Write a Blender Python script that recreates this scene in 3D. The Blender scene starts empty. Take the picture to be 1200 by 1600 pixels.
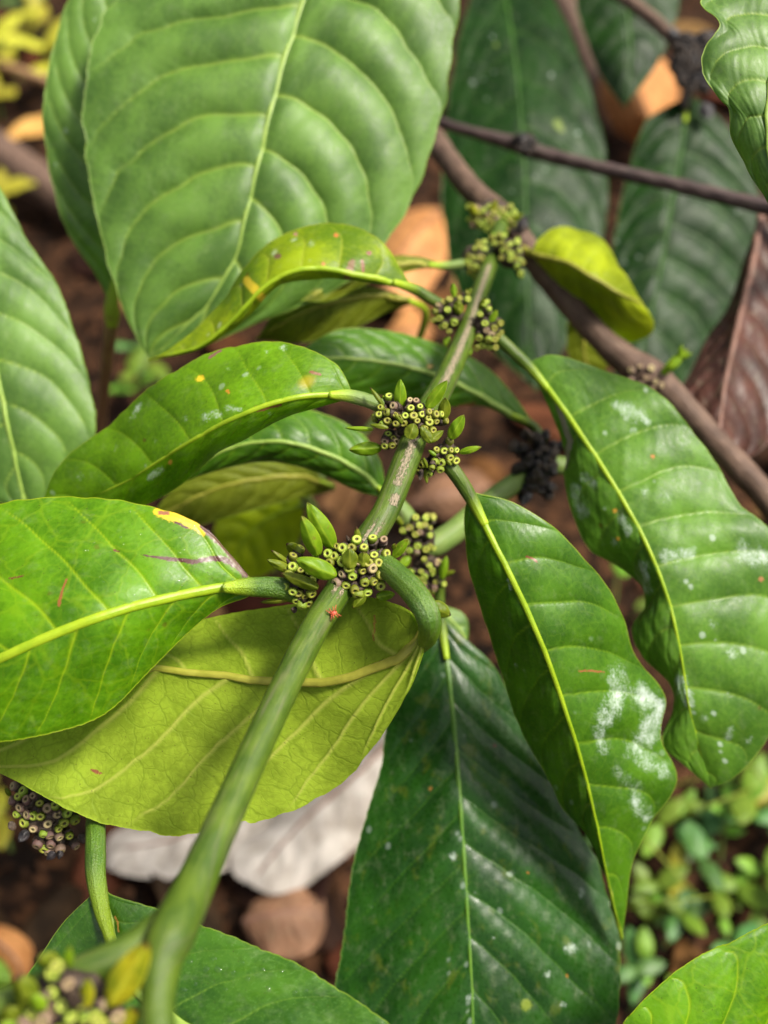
import bpy, math, random
import numpy as np
from mathutils import Vector, Matrix

random.seed(7); RNG = np.random.default_rng(7)
S = bpy.context.scene
COL = S.collection

# ------------------------------------------------------------------ camera
F_PX = 1716.0                      # focal length in photo pixels (1200 x 1600)
PITCH = 50.0                       # degrees below the horizon
CAM = np.array([0.0, 0.0, 0.56])
a = math.radians(90 - PITCH)
RIGHT = np.array([1.0, 0, 0]); UP = np.array([0, math.cos(a), math.sin(a)]); FWD = np.array([0, math.sin(a), -math.cos(a)])
cd = bpy.data.cameras.new('camera'); cam = bpy.data.objects.new('camera', cd); COL.objects.link(cam)
cam.location = CAM; cam.rotation_euler = (a, 0, 0)
cd.sensor_fit = 'VERTICAL'; cd.sensor_height = 24.0; cd.sensor_width = 18.0
cd.lens = 24.0 / 2 / (800.0 / F_PX)
cd.clip_start = 0.01; cd.clip_end = 200.0
cd.dof.use_dof = True; cd.dof.focus_distance = 0.243
cd.dof.aperture_fstop = cd.lens / 4.4       # a 4.4 mm wide opening
S.camera = cam
S.render.resolution_x = 768; S.render.resolution_y = 1024

# ------------------------------------------------------------------ sky, sun, exposure
SUN_EL, SUN_AZ = 60.0, 88.0        # azimuth clockwise from +Y
w = bpy.data.worlds.new('World'); S.world = w; w.use_nodes = True
nt = w.node_tree; bg = nt.nodes['Background']
sky = nt.nodes.new('ShaderNodeTexSky'); sky.sky_type = 'NISHITA'; sky.sun_disc = False
sky.sun_elevation = math.radians(SUN_EL); sky.sun_rotation = math.radians(SUN_AZ)
sky.air_density = 1.0; sky.dust_density = 6.0; sky.ozone_density = 1.0
hs = nt.nodes.new('ShaderNodeHueSaturation'); hs.inputs['Saturation'].default_value = 0.45
nt.links.new(sky.outputs[0], hs.inputs['Color']); nt.links.new(hs.outputs[0], bg.inputs[0])
bg.inputs[1].default_value = 0.065
sl = bpy.data.lights.new('sun', 'SUN'); sun = bpy.data.objects.new('sun', sl); COL.objects.link(sun)
sl.energy = 2.6; sl.angle = math.radians(11); sl.color = (1.0, 0.94, 0.82)
el, az = math.radians(SUN_EL), math.radians(SUN_AZ)
sd = Vector((math.sin(az) * math.cos(el), math.cos(az) * math.cos(el), math.sin(el)))
sun.rotation_euler = sd.to_track_quat('Z', 'Y').to_euler(); sun.location = (0, 0, 3)
S.view_settings.view_transform = 'Standard'; S.view_settings.look = 'None'
S.view_settings.gamma = 1.0; S.view_settings.use_curve_mapping = False
S.view_settings.exposure = 1.36
S.render.engine = 'CYCLES'
S.cycles.max_bounces = 5; S.cycles.transmission_bounces = 4; S.cycles.diffuse_bounces = 3; S.cycles.transparent_max_bounces = 6; S.cycles.glossy_bounces = 2

# ------------------------------------------------------------------ geometry helpers
def at(px, py, d):
    """photo pixel + depth in mm -> world point (arrays welcome)"""
    px, py, d = np.asarray(px, float), np.asarray(py, float), np.asarray(d, float) / 1000.0
    x = (px - 600) / F_PX * d; y = (800 - py) / F_PX * d
    return CAM + x[..., None] * RIGHT + y[..., None] * UP + d[..., None] * FWD

def ground_depth(px, py, z=0.0):
    px, py = np.asarray(px, float), np.asarray(py, float)
    dz = (800 - py) / F_PX * UP[2] + FWD[2]
    return (z - CAM[2]) / dz * 1000.0

def mm(px, d):                      # length in metres of a px span at depth d (mm)
    return px * d / F_PX / 1000.0

def spline(pts, n, sub=16):
    """Catmull-Rom through pts, resampled to n points by arc length of the first two coordinates"""
    P = np.asarray(pts, float)
    if len(P) == 2:
        t = np.linspace(0, 1, n)[:, None]; return P[0] * (1 - t) + P[1] * t
    E = np.vstack([2 * P[0] - P[1], P, 2 * P[-1] - P[-2]])
    t = np.linspace(0, 1, sub, endpoint=False)[:, None]
    out = []
    for i in range(len(P) - 1):
        p0, p1, p2, p3 = E[i:i + 4]
        out.append(0.5 * ((2 * p1) + (-p0 + p2) * t + (2 * p0 - 5 * p1 + 4 * p2 - p3) * t ** 2 + (-p0 + 3 * p1 - 3 * p2 + p3) * t ** 3))
    out.append(P[-1:]); Q = np.vstack(out)
    s = np.concatenate([[0], np.cumsum(np.linalg.norm(np.diff(Q[:, :2], axis=0), axis=1))])
    q = np.linspace(0, s[-1], n)
    return np.stack([np.interp(q, s, Q[:, k]) for k in range(Q.shape[1])], 1)

def prof(vals, n):
    if np.isscalar(vals): return np.full(n, float(vals))
    v = np.asarray(vals, float); x = np.linspace(0, 1, len(v)); t = np.linspace(0, 1, n)
    y = np.interp(t, x, v)
    k = max(1, n // (len(v) * 2)); k += 1 - k % 2
    yp = np.pad(y, k, mode='reflect', reflect_type='odd')
    return np.convolve(yp, np.ones(k) / k, 'same')[k:-k]

def wobble(seed, n=5):
    r = np.random.default_rng(seed); f = r.uniform(0.5, 1.0, (n, 2)) * (1.6 ** np.arange(n))[:, None] * r.choice([-1, 1], (n, 2)); ph = r.uniform(0, 6.28, n); am = 1.0 / (1.35 ** np.arange(n)); am /= am.sum()
    return lambda x, y: sum(am[i] * np.sin(f[i, 0] * x + f[i, 1] * y + ph[i]) for i in range(n))

def new_mesh(name, V, Fc, mats, parent=None, mat_idx=None, smooth=True, attrs=None, uv=None, loc=None):
    me = bpy.data.meshes.new(name)
    V = np.asarray(V, float)
    o = bpy.data.objects.new(name, me)
    off = np.zeros(3)
    if parent is not None:
        p = parent
        while p is not None: off = off + np.array(p.location); p = p.parent
    elif loc is not None:
        off = np.array(loc); o.location = loc
    V = V - off
    Fc = np.asarray(Fc)
    nf, k = Fc.shape
    me.vertices.add(len(V)); me.vertices.foreach_set('co', V.astype(np.float32).ravel())
    me.loops.add(nf * k); me.loops.foreach_set('vertex_index', Fc.astype(np.int32).ravel())
    me.polygons.add(nf); me.polygons.foreach_set('loop_start', np.arange(0, nf * k, k, dtype=np.int32))
    try: me.polygons.foreach_set('loop_total', np.full(nf, k, dtype=np.int32))
    except Exception: pass
    if mat_idx is not None: me.polygons.foreach_set('material_index', np.asarray(mat_idx, np.int32))
    me.polygons.foreach_set('use_smooth', np.full(nf, smooth))
    for m in (mats if isinstance(mats, (list, tuple)) else [mats]): me.materials.append(m)
    for nm, val in (attrs or {}).items():
        val = np.asarray(val, np.float32)
        if val.ndim == 1:
            at_ = me.attributes.new(nm, 'FLOAT', 'POINT'); at_.data.foreach_set('value', val)
        else:
            at_ = me.attributes.new(nm, 'FLOAT_COLOR', 'POINT'); at_.data.foreach_set('color', val.ravel())
    if uv is not None:
        ul = me.uv_layers.new(name='UVMap'); ul.data.foreach_set('uv', np.asarray(uv, np.float32)[Fc.ravel()].ravel())
    me.update(calc_edges=True); me.validate()
    COL.objects.link(o)
    if parent is not None: o.parent = parent
    return o

def thing(name, label, cat, loc, group=None):
    o = bpy.data.objects.new(name, None); COL.objects.link(o); o.empty_display_size = 0.01
    o.location = [float(c) for c in loc]
    o['label'] = label; o['category'] = cat
    if group: o['group'] = group
    return o

def tag(o, label, cat, group=None):
    o['label'] = label; o['category'] = cat
    if group: o['group'] = group
    return o

# ------------------------------------------------------------------ material helpers
class NB:
    def __init__(s, name):
        s.m = bpy.data.materials.new(name); s.m.use_nodes = True; s.t = s.m.node_tree
        for n in list(s.t.nodes): s.t.nodes.remove(n)
        s.out = s.n('ShaderNodeOutputMaterial')
    def n(s, typ, **kw):
        x = s.t.nodes.new(typ)
        for k, v in kw.items():
            if k.startswith('i_'):
                x.inputs[k[2:].replace('_', ' ')].default_value = v
            else: setattr(x, k, v)
        return x
    def l(s, a_, b): s.t.links.new(a_, b)
    def val(s, sock, v):
        if hasattr(v, 'is_linked') or hasattr(v, 'links'): s.l(v, sock)
        else: sock.default_value = v
    def mix(s, fac, A, B, blend='MIX'):
        x = s.n('ShaderNodeMix', data_type='RGBA', blend_type=blend)
        s.val(x.inputs[0], fac)
        for sock, v in ((x.inputs[6], A), (x.inputs[7], B)):
            if isinstance(v, tuple): v = v if len(v) == 4 else v + (1,)
            s.val(sock, v)
        return x.outputs[2]
    def math(s, op, A, B=0.0, clamp=False):
        x = s.n('ShaderNodeMath', operation=op, use_clamp=clamp); s.val(x.inputs[0], A); s.val(x.inputs[1], B); return x.outputs[0]
    def ramp(s, v, lo, hi, a0=0.0, a1=1.0):
        x = s.n('ShaderNodeMapRange', interpolation_type='SMOOTHSTEP'); s.l(v, x.inputs[0])
        x.inputs[1].default_value = lo; x.inputs[2].default_value = hi; x.inputs[3].default_value = a0; x.inputs[4].default_value = a1
        return x.outputs[0]
    def noise(s, scale, detail=3, rough=0.55, vec=None, dist=0.0, out=0):
        x = s.n('ShaderNodeTexNoise'); x.inputs['Scale'].default_value = scale; x.inputs['Detail'].default_value = detail; x.inputs['Roughness'].default_value = rough; x.inputs['Distortion'].default_value = dist
        if vec is not None: s.l(vec, x.inputs['Vector'])
        return x.outputs[out]
    def voro(s, scale, feature='F1', vec=None, rand=1.0):
        x = s.n('ShaderNodeTexVoronoi', feature=feature); x.inputs['Scale'].default_value = scale; x.inputs['Randomness'].default_value = rand
        if vec is not None: s.l(vec, x.inputs['Vector'])
        return x
    def attr(s, name): return s.n('ShaderNodeAttribute', attribute_name=name)
    def coord(s, k='Object'): return s.n('ShaderNodeTexCoord').outputs[k]
    def bump(s, h, strength, dist=0.0003, normal=None):
        x = s.n('ShaderNodeBump'); x.inputs['Strength'].default_value = strength; x.inputs['Distance'].default_value = dist; s.l(h, x.inputs['Height'])
        if normal is not None: s.l(normal, x.inputs['Normal'])
        return x.outputs[0]

def leaf_mat(name, dark, light, vein, rough=0.38, transl=0.3, tcol=None, edge=(0.25, 0.36, 0.03), lichen=0.0, specks=0.0, spots=0.0, yellow=0.0,
             spec=0.28, veinmix=0.8, tert=0.35, tsize=0.32, under=False, seed=0, mottle=0.0, edge_w=0.02, netcol=None):
    b = NB(name)
    uv = b.n('ShaderNodeUVMap').outputs[0]                  # millimetres on the blade
    mp = b.n('ShaderNodeMapping'); mp.inputs['Location'].default_value = (seed * 13.7, seed * 7.1, 0); b.l(uv, mp.inputs[0]); uvs = mp.outputs[0]
    n1 = b.noise(0.06, 3, 0.6, uvs); n2 = b.noise(0.9, 4, 0.65, uvs)
    f = b.math('ADD', b.math('MULTIPLY', n1, 0.7), b.math('MULTIPLY', n2, 0.3))
    dark = tuple(0.82 * c for c in dark); light = tuple(1.1 * c for c in light)
    col = b.mix(b.ramp(f, 0.36, 0.64), dark, light)
    # fine net of veins
    warp = b.noise(0.35, 2, 0.5, uvs, out=1)
    va = b.n('ShaderNodeVectorMath', operation='MULTIPLY_ADD'); b.l(warp, va.inputs[0]); va.inputs[1].default_value = (2.5, 2.5, 0); b.l(uvs, va.inputs[2])
    v1 = b.voro(tsize, 'DISTANCE_TO_EDGE', va.outputs[0]); v2 = b.voro(tsize * 3.2, 'DISTANCE_TO_EDGE', va.outputs[0])
    net = b.math('MAXIMUM', b.ramp(v1.outputs[0], 0.0, 0.05, 1, 0), b.math('MULTIPLY', b.ramp(v2.outputs[0], 0.0, 0.09, 1, 0), 0.45))
    col = b.mix(b.math('MULTIPLY', net, tert), col, netcol or vein)
    av = b.attr('vein').outputs['Fac']
    col = b.mix(b.math('MULTIPLY', av, veinmix), col, vein)
    ae = b.attr('edge').outputs['Fac']
    col = b.mix(b.ramp(ae, 0.0, edge_w, 0.85, 0.0), col, edge)
    vd = b.voro(0.85, 'F1', uvs); dk = b.math('MULTIPLY', b.ramp(vd.outputs[0], 0.07, 0.16, 1, 0), b.ramp(vd.outputs['Color'], 0.6, 0.66)); col = b.mix(b.math('MULTIPLY', dk, 0.55), col, (0.05, 0.035, 0.012))
    nd = b.noise(0.28, 5, 0.7, uvs); col = b.mix(b.ramp(nd, 0.5, 0.72, 0, 0.14 if not under else 0.0), col, (0.3, 0.33, 0.2))
    if mottle:
        nm = b.noise(0.16, 3, 0.6, uvs); col = b.mix(b.ramp(nm, 0.56, 0.7, 0, mottle), col, (0.19, 0.21, 0.02))
    hgt = b.math('ADD', b.math('MULTIPLY', n2, 0.5), b.math('MULTIPLY', net, -0.12 if not under else 0.6))
    roughv = b.ramp(n2, 0.3, 0.7, rough - 0.06, rough + 0.1)
    if yellow:
        vy = b.voro(0.075, 'F1', uvs); sel = b.ramp(vy.outputs['Color'], 0.7, 0.72)
        my = b.math('MULTIPLY', b.ramp(vy.outputs[0], 0.05, 0.2, 1, 0), sel)
        col = b.mix(b.math('MULTIPLY', my, yellow), col, (0.5, 0.36, 0.02))
    if spots:
        vs = b.voro(0.14, 'F1', uvs); sel = b.ramp(vs.outputs['Color'], 0.62, 0.64)
        dd = b.math('ADD', vs.outputs[0], b.math('MULTIPLY', n2, 0.16))
        ms = b.math('MULTIPLY', b.ramp(dd, 0.12, 0.2, 1, 0), sel)
        col = b.mix(b.math('MULTIPLY', ms, spots), col, (0.13, 0.05, 0.012))
    al = b.attr('lich').outputs['Fac']
    fn = b.noise(1.9, 6, 0.8, uvs); fn2 = b.noise(0.35, 3, 0.6, uvs)
    lm = b.math('ADD', b.math('MULTIPLY', fn, 0.6), b.math('MULTIPLY', fn2, 0.4))
    lm = b.math('ADD', lm, b.math('MULTIPLY', al, 0.2))
    lmask = b.math('MULTIPLY', b.ramp(lm, 0.6, 0.82), b.ramp(al, 0.02, 0.6))
    if specks:
        vw = b.voro(0.2, 'F1', uvs); sel = b.ramp(vw.outputs['Color'], 0.55, 0.75)
        dd = b.math('ADD', vw.outputs[0], b.math('MULTIPLY', fn, 0.22))
        rad = b.math('MULTIPLY', sel, 0.28)
        ms = b.ramp(b.math('SUBTRACT', dd, rad), -0.06, 0.05, 1, 0)
        ms = b.math('MULTIPLY', b.math('MULTIPLY', ms, sel), specks)
        lmask = b.math('MAXIMUM', lmask, ms)
    col = b.mix(b.math('MULTIPLY', lmask, 0.8), col, (0.5, 0.57, 0.52))
    roughv = b.math('ADD', roughv, b.math('MULTIPLY', lmask, 0.35))
    st = b.attr('stain')
    sa = b.ramp(b.math('ADD', st.outputs['Alpha'], b.math('MULTIPLY', b.math('SUBTRACT', fn, 0.5), 2.2)), 0.4, 0.75)
    col = b.mix(sa, col, st.outputs['Color'])
    solid = b.math('MAXIMUM', lmask, sa)
    nrm = b.bump(hgt, 0.22 if not under else 0.3, 0.0004)
    p = b.n('ShaderNodeBsdfPrincipled'); b.l(col, p.inputs['Base Color']); b.l(roughv, p.inputs['Roughness']); b.l(nrm, p.inputs['Normal'])
    p.inputs['Specular IOR Level'].default_value = spec
    tr = b.n('ShaderNodeBsdfTranslucent'); b.l(nrm, tr.inputs['Normal'])
    tc = b.mix(1.0, col, tcol or (2.2, 2.4, 0.9), 'MULTIPLY'); b.l(tc, tr.inputs['Color'])
    ms_ = b.n('ShaderNodeMixShader'); b.l(b.math('MULTIPLY', b.math('SUBTRACT', 1.0, b.math('MULTIPLY', solid, 0.8)), transl), ms_.inputs[0]); b.l(p.outputs[0], ms_.inputs[1]); b.l(tr.outputs[0], ms_.inputs[2])
    b.l(ms_.outputs[0], b.out.inputs[0])
    return b.m

def plain_mat(name, c1, c2, rough=0.5, scale=300.0, spec=0.4, bump=0.3, transl=0.0, rand=0.0, stretch=None, c3=None, c3amt=0.5, bdist=0.0003):
    b = NB(name); co = b.coord('Object')
    if stretch:
        mp = b.n('ShaderNodeMapping'); mp.inputs['Scale'].default_value = stretch; b.l(co, mp.inputs[0]); co = mp.outputs[0]
    n1 = b.noise(scale, 4, 0.6, co)
    col = b.mix(b.ramp(n1, 0.35, 0.65), c1, c2)
    if c3 is not None:
        n3 = b.noise(scale * 0.45, 4, 0.65, co, 0.5); col = b.mix(b.math('MULTIPLY', b.ramp(n3, 0.5, 0.62), c3amt), col, c3)
    if rand:
        oi = b.n('ShaderNodeObjectInfo'); h = b.n('ShaderNodeHueSaturation'); b.l(col, h.inputs['Color'])
        b.l(b.ramp(oi.outputs['Random'], 0, 1, 1 - rand, 1 + rand), h.inputs['Value'])
        b.l(b.ramp(oi.outputs['Random'], 0, 1, 0.5 - rand * 0.07, 0.5 + rand * 0.07), h.inputs['Hue']); col = h.outputs[0]
    p = b.n('ShaderNodeBsdfPrincipled'); b.l(col, p.inputs['Base Color']); p.inputs['Roughness'].default_value = rough; p.inputs['Specular IOR Level'].default_value = spec
    nrm = b.bump(b.noise(scale * 3, 4, 0.6, co), bump, bdist); b.l(nrm, p.inputs['Normal'])
    if transl:
        tr = b.n('ShaderNodeBsdfTranslucent'); b.l(b.mix(1.0, col, (1.9, 2.0, 0.9), 'MULTIPLY'), tr.inputs['Color'])
        m_ = b.n('ShaderNodeMixShader'); m_.inputs[0].default_value = transl; b.l(p.outputs[0], m_.inputs[1]); b.l(tr.outputs[0], m_.inputs[2]); b.l(m_.outputs[0], b.out.inputs[0])
    else: b.l(p.outputs[0], b.out.inputs[0])
    return b.m

def stem_mat(name, c1, c2, cork=(0.33, 0.27, 0.18), rough=0.42, lines=1.0, spec=0.4, pebble=0.5, wash=0.45, fadecol=(0.28, 0.40, 0.011)):
    b = NB(name); uv = b.n('ShaderNodeUVMap').outputs[0]          # x = mm along, y = mm around
    mp = b.n('ShaderNodeMapping'); mp.inputs['Scale'].default_value = (0.12, 1.6, 1); b.l(uv, mp.inputs[0])
    n1 = b.noise(1.0, 5, 0.62, mp.outputs[0]); n2 = b.noise(0.12, 3, 0.6, uv); n3 = b.noise(2.2, 4, 0.6, uv)
    f = b.math('ADD', b.math('MULTIPLY', n1, 0.5 * lines), b.math('MULTIPLY', n2, 1 - 0.5 * lines))
    col = b.mix(b.ramp(f, 0.36, 0.64), c1, c2)
    vp = b.voro(0.55, 'F1', uv); col = b.mix(b.math('MULTIPLY', b.ramp(vp.outputs[0], 0.04, 0.16, 0.35, 0), b.ramp(vp.outputs['Color'], 0.6, 0.7)), col, (0.1, 0.07, 0.04))
    nw = b.noise(0.5, 4, 0.6, mp.outputs[0]); col = b.mix(b.ramp(nw, 0.5, 0.7, 0, wash), col, (0.12, 0.10, 0.075))
    fd = b.attr('fade').outputs['Fac']; col = b.mix(fd, col, fadecol)
    ak = b.attr('cork').outputs['Fac']
    mp2 = b.n('ShaderNodeMapping'); mp2.inputs['Scale'].default_value = (1.1, 3.2, 1); b.l(uv, mp2.inputs[0])
    nk = b.noise(1.0, 5, 0.72, mp2.outputs[0])
    km = b.ramp(b.math('ADD', ak, b.math('MULTIPLY', b.math('SUBTRACT', nk, 0.5), 2.4)), 0.5, 0.66)
    ck = b.mix(b.ramp(nk, 0.35, 0.65), tuple(0.5 * v for v in cork), cork)
    col = b.mix(km, col, ck)
    p = b.n('ShaderNodeBsdfPrincipled'); b.l(col, p.inputs['Base Color']); p.inputs['Specular IOR Level'].default_value = spec
    b.l(b.math('ADD', b.ramp(n3, 0.3, 0.7, rough - 0.05, rough + 0.12), b.math('MULTIPLY', km, 0.35)), p.inputs['Roughness'])
    h = b.math('ADD', b.math('MULTIPLY', n1, 0.7), b.math('ADD', b.math('MULTIPLY', n3, pebble), b.math('MULTIPLY', b.math('MULTIPLY', km, nk), 1.2)))
    b.l(b.bump(h, 0.8, 0.0003), p.inputs['Normal']); b.l(p.outputs[0], b.out.inputs[0])
    return b.m

# ------------------------------------------------------------------ leaf builder
def polyline_mask(X, Y, pts, r):
    """distance-based 0..1 mask round a pixel polyline; r one radius or one per point"""
    P = np.asarray(pts, float); rr = np.full(len(P), r, float) if np.isscalar(r) else np.asarray(r, float)
    best = np.zeros_like(X)
    if len(P) == 1:
        dd = np.hypot(X - P[0, 0], Y - P[0, 1]); return np.clip(1.3 - dd / rr[0], 0, 1)
    for i in range(len(P) - 1):
        A, B = P[i], P[i + 1]; ab = B - A; t = np.clip(((X - A[0]) * ab[0] + (Y - A[1]) * ab[1]) / max(ab @ ab, 1e-6), 0, 1)
        dd = np.hypot(X - A[0] - t * ab[0], Y - A[1] - t * ab[1]); rad = rr[i] * (1 - t) + rr[i + 1] * t
        best = np.maximum(best, np.clip(1.3 - dd / rad, 0, 1))
    return best

def tube_path(name, pts3, radii, mat, parent, seg=12, flat=1.0, flat_dir=None, cork=None, caps=True, bumpy=0.0, fade=None):
    """pts3 n x 3 world, radii n metres"""
    P = np.asarray(pts3, float); n = len(P); R = np.asarray(radii, float)
    T = np.gradient(P, axis=0); T /= np.linalg.norm(T, axis=1)[:, None]
    ref = np.array(flat_dir if flat_dir is not None else -FWD, float)
    V = []; UV = []; s = 0.0; attr = []
    ang = np.linspace(0, 2 * np.pi, seg + 1)      # seam doubled for the UVs
    wob = wobble(int(abs(P[0, 0] * 1e5)) % 9999, 6)
    N = ref - (T @ ref)[:, None] * T; N /= np.maximum(np.linalg.norm(N, axis=1)[:, None], 1e-9)
    B = np.cross(T, N)
    L = np.concatenate([[0], np.cumsum(np.linalg.norm(np.diff(P, axis=0), axis=1))])
    for i in range(n):
        k = 1 + bumpy * wob(L[i] * 900, ang * 2.0) + bumpy * 0.6 * wob(L[i] * 300, 0 * ang)
        k[-1] = k[0]
        V.append(P[i] + R[i] * k[:, None] * (np.cos(ang)[:, None] * N[i] * flat + np.sin(ang)[:, None] * B[i]))
        UV.append(np.stack([np.full(seg + 1, L[i] * 1000), ang * R[i] * 1000], 1))
        attr.append(np.zeros(seg + 1) if cork is None else cork(i / (n - 1), (ang + np.pi) % (2 * np.pi) - np.pi))
    V = np.vstack(V); UV = np.vstack(UV); A_ = np.concatenate(attr); m = seg + 1
    FA = np.zeros(len(V)) if fade is None else np.repeat(np.clip((np.linspace(0, 1, n) - fade[0]) / (fade[1] - fade[0]), 0, 1), m)
    i, j = np.meshgrid(np.arange(n - 1), np.arange(seg), indexing='ij'); i = i.ravel(); j = j.ravel()
    Fc = np.stack([i * m + j, i * m + j + 1, (i + 1) * m + j + 1, (i + 1) * m + j], 1)
    if caps:
        c0, c1 = len(V), len(V) + 1
        V = np.vstack([V, P[0] - T[0] * R[0] * 0.4, P[-1] + T[-1] * R[-1] * 0.4]); UV = np.vstack([UV, UV[0], UV[-1]]); A_ = np.concatenate([A_, [0, 0]]); FA = np.concatenate([FA, [FA[0], FA[-1]]])
        jj = np.arange(seg)
        Fc = np.vstack([Fc, np.stack([jj + 1, jj, np.full(seg, c0), np.full(seg, c0)], 1)[:, :4], np.stack([(n - 1) * m + jj, (n - 1) * m + jj + 1, np.full(seg, c1), np.full(seg, c1)], 1)])
        # degenerate quads -> split into a triangle list instead
        quads = Fc[:len(i)]; tris = Fc[len(i):, :3]
        Fc = np.vstack([quads[:, [0, 1, 2]], quads[:, [0, 2, 3]], tris])
    return new_mesh(name, V, Fc, mat, parent, attrs={'cork': A_, 'fade': FA}, uv=UV)

def tube_px(name, pts, mat, parent, n=60, seg=16, flat=1.0, **kw):
    """pts: (px, py, depth mm, radius mm)"""
    Q = spline(pts, n); P = at(Q[:, 0], Q[:, 1], Q[:, 2])
    return tube_path(name, P, Q[:, 3] / 1000, mat, parent, seg, flat, **kw)

LAST = {}
def leaf(parent, mid, left, right, dm, dl=0.0, dr=0.0, mats=None, nu=150, nv=100, nveins=9, sweep=0.12, vphase=0.4, quilt=0.5, arch=0.0, wave=0.0, wfreq=3.0,
         groove=0.4, stains=(), lich=(), rib=(1.0, 0.3), ribmat=None, ribup=0.35, petiole=None, petmat=None, vw=0.5, thick=0.35, ground=None, seed=1, name='leaf', vpow=1.35, vcurve=0.1, attached=True, top=None, loc=None, vrelief=0.12, petfade=(0.55, 0.95)):
    """one blade from its outline. mid/left/right: px polylines base -> tip; dm: depths (mm) along the midrib, dl/dr: extra depth of the edges."""
    M = spline(mid, nu); Lf = spline(left, nu); Rt = spline(right, nu)
    if ground is None:
        DM = prof(dm, nu); DL = DM + prof(dl, nu); DR = DM + prof(dr, nu)
        PM, PL, PR = at(M[:, 0], M[:, 1], DM), at(Lf[:, 0], Lf[:, 1], DL), at(Rt[:, 0], Rt[:, 1], DR)
    else:
        def gp(Q, z): return at(Q[:, 0], Q[:, 1], ground_depth(Q[:, 0], Q[:, 1], z))
        zm, zl, zr = [prof(v, nu) for v in ground]
        PM, PL, PR = gp(M, zm), gp(Lf, zl), gp(Rt, zr)
    v = np.linspace(-1, 1, nv * 2 // 2 + 1 - (nv % 2)); v = np.linspace(-1, 1, nv | 1); nv = len(v)
    u = np.linspace(0, 1, nu); U, Vv = np.meshgrid(u, v, indexing='ij'); A = np.abs(Vv)
    we, we2 = wobble(seed * 7 + 1, 7), wobble(seed * 7 + 2, 7)
    kl = (1 + 0.022 * we(u * 38, u * 21))[:, None]; kr = (1 + 0.022 * we2(u * 38, u * 21))[:, None]
    PL = PM + (PL - PM) * kl; PR = PM + (PR - PM) * kr
    E = np.where((Vv < 0)[..., None], PL[:, None, :], PR[:, None, :])
    P = PM[:, None, :] * (1 - A[..., None]) + E * A[..., None]
    def normals(P):
        du = np.gradient(P, axis=0); dv = np.gradient(P, axis=1); n = np.cross(du, dv); ln = np.linalg.norm(n, axis=2, keepdims=True)
        return n / np.maximum(ln, 1e-12)
    N = normals(P); sgn = 1.0 if ((CAM - P) * N).sum() > 0 else -1.0; N = N * sgn
    # smooth the base normal field so displacement does not tear
    Nb = N.mean(axis=(0, 1)); N = N * 0.6 + Nb / np.linalg.norm(Nb) * 0.4; N /= np.linalg.norm(N, axis=2, keepdims=True)
    wid = 0.5 * (np.linalg.norm(PL - PM, axis=1) + np.linalg.norm(PR - PM, axis=1)); wmax = wid.max(); wr = (wid / wmax)[:, None]
    wl = np.linalg.norm(PL - PM, axis=1)[:, None]; wrr = np.linalg.norm(PR - PM, axis=1)[:, None]; wside = np.where(Vv < 0, wl, wrr)
    Lm = np.concatenate([[0], np.cumsum(np.linalg.norm(np.diff(PM, axis=0), axis=1))]); LEN = Lm[-1]
    wb = wobble(seed * 17 + 3); wb2 = wobble(seed * 31 + 5)
    # lateral veins: curved lines leaving the midrib and bending towards the tip
    side = np.where(Vv < 0, 0.0, vphase)
    sl_, sr_ = sweep if isinstance(sweep, tuple) else (sweep, sweep)
    SW = np.where(Vv < 0, sl_, sr_)
    ph = nveins * (U - SW * A ** vpow - vcurve * A ** 4) + side + 0.10 * wb(U * 14, Vv * 2.5)
    dist = np.abs(ph - np.round(ph)); dmm = dist / nveins * LEN * 1000 / np.sqrt(1 + (SW * LEN / np.maximum(wside, 0.004)) ** 2)
    vfade = np.clip((1.0 - A) / 0.12, 0, 1)
    ww = vw * (1.0 - 0.65 * A) * 0.62
    vein = np.exp(-(dmm / np.maximum(ww, 0.05)) ** 2) * vfade
    frac = ph - np.floor(ph)
    dome = np.sin(np.pi * frac) ** 0.8
    h = quilt * dome * (0.25 + 0.75 * np.sin(np.pi * np.clip(A, 0, 1) ** 0.8)) * np.clip(wr * 1.3, 0, 1)
    h = h + min(abs(quilt), 1.2) * 0.22 * wb2(U * 28, Vv * 11) * np.clip(wr, 0, 1)
    h = h - vein * vrelief
    h = h - groove * np.exp(-(A * wside * 1000 / 2.2) ** 2)
    h = h + arch * (1 - A ** 2) * wr + wave * wr * A ** 2 * np.sin(2 * np.pi * wfreq * U + 1.7 * np.sign(Vv) + 1.5 * wb(U * 6, Vv)) 
    P = P + N * (h / 1000)[..., None]
    N = normals(P) * sgn
    t = thick / 1000 / 2
    taper = np.clip((1 - A) / 0.06, 0.35, 1)[..., None]
    Pf, Pb = P + N * t * taper, P - N * t * taper
    X = Lf[:, 0][:, None] * 0; 
    EX = np.where(Vv < 0, Lf[:, 0][:, None], Rt[:, 0][:, None]); EY = np.where(Vv < 0, Lf[:, 1][:, None], Rt[:, 1][:, None])
    X = M[:, 0][:, None] * (1 - A) + EX * A; Y = M[:, 1][:, None] * (1 - A) + EY * A
    stain = np.zeros((nu, nv, 4))
    for pts, r, c in stains:
        m = polyline_mask(X + 3 * wb(X * 0.05, Y * 0.05), Y + 3 * wb2(X * 0.05, Y * 0.05), pts, r)
        k = m > stain[..., 3]; k |= m > 0.5
        stain[k, :3] = c; stain[..., 3] = np.maximum(stain[..., 3], m)
    li = np.zeros((nu, nv))
    for pts, r, amt in lich: li = np.maximum(li, amt * polyline_mask(X, Y, pts, r) )
    edge = (1 - A) * np.clip(wside / 0.02, 0, 3)
    uvx = np.repeat((Lm * 1000)[:, None], nv, 1); uvy = Vv * wside * 1000
    n = nu * nv
    idx = np.arange(n).reshape(nu, nv)
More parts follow.
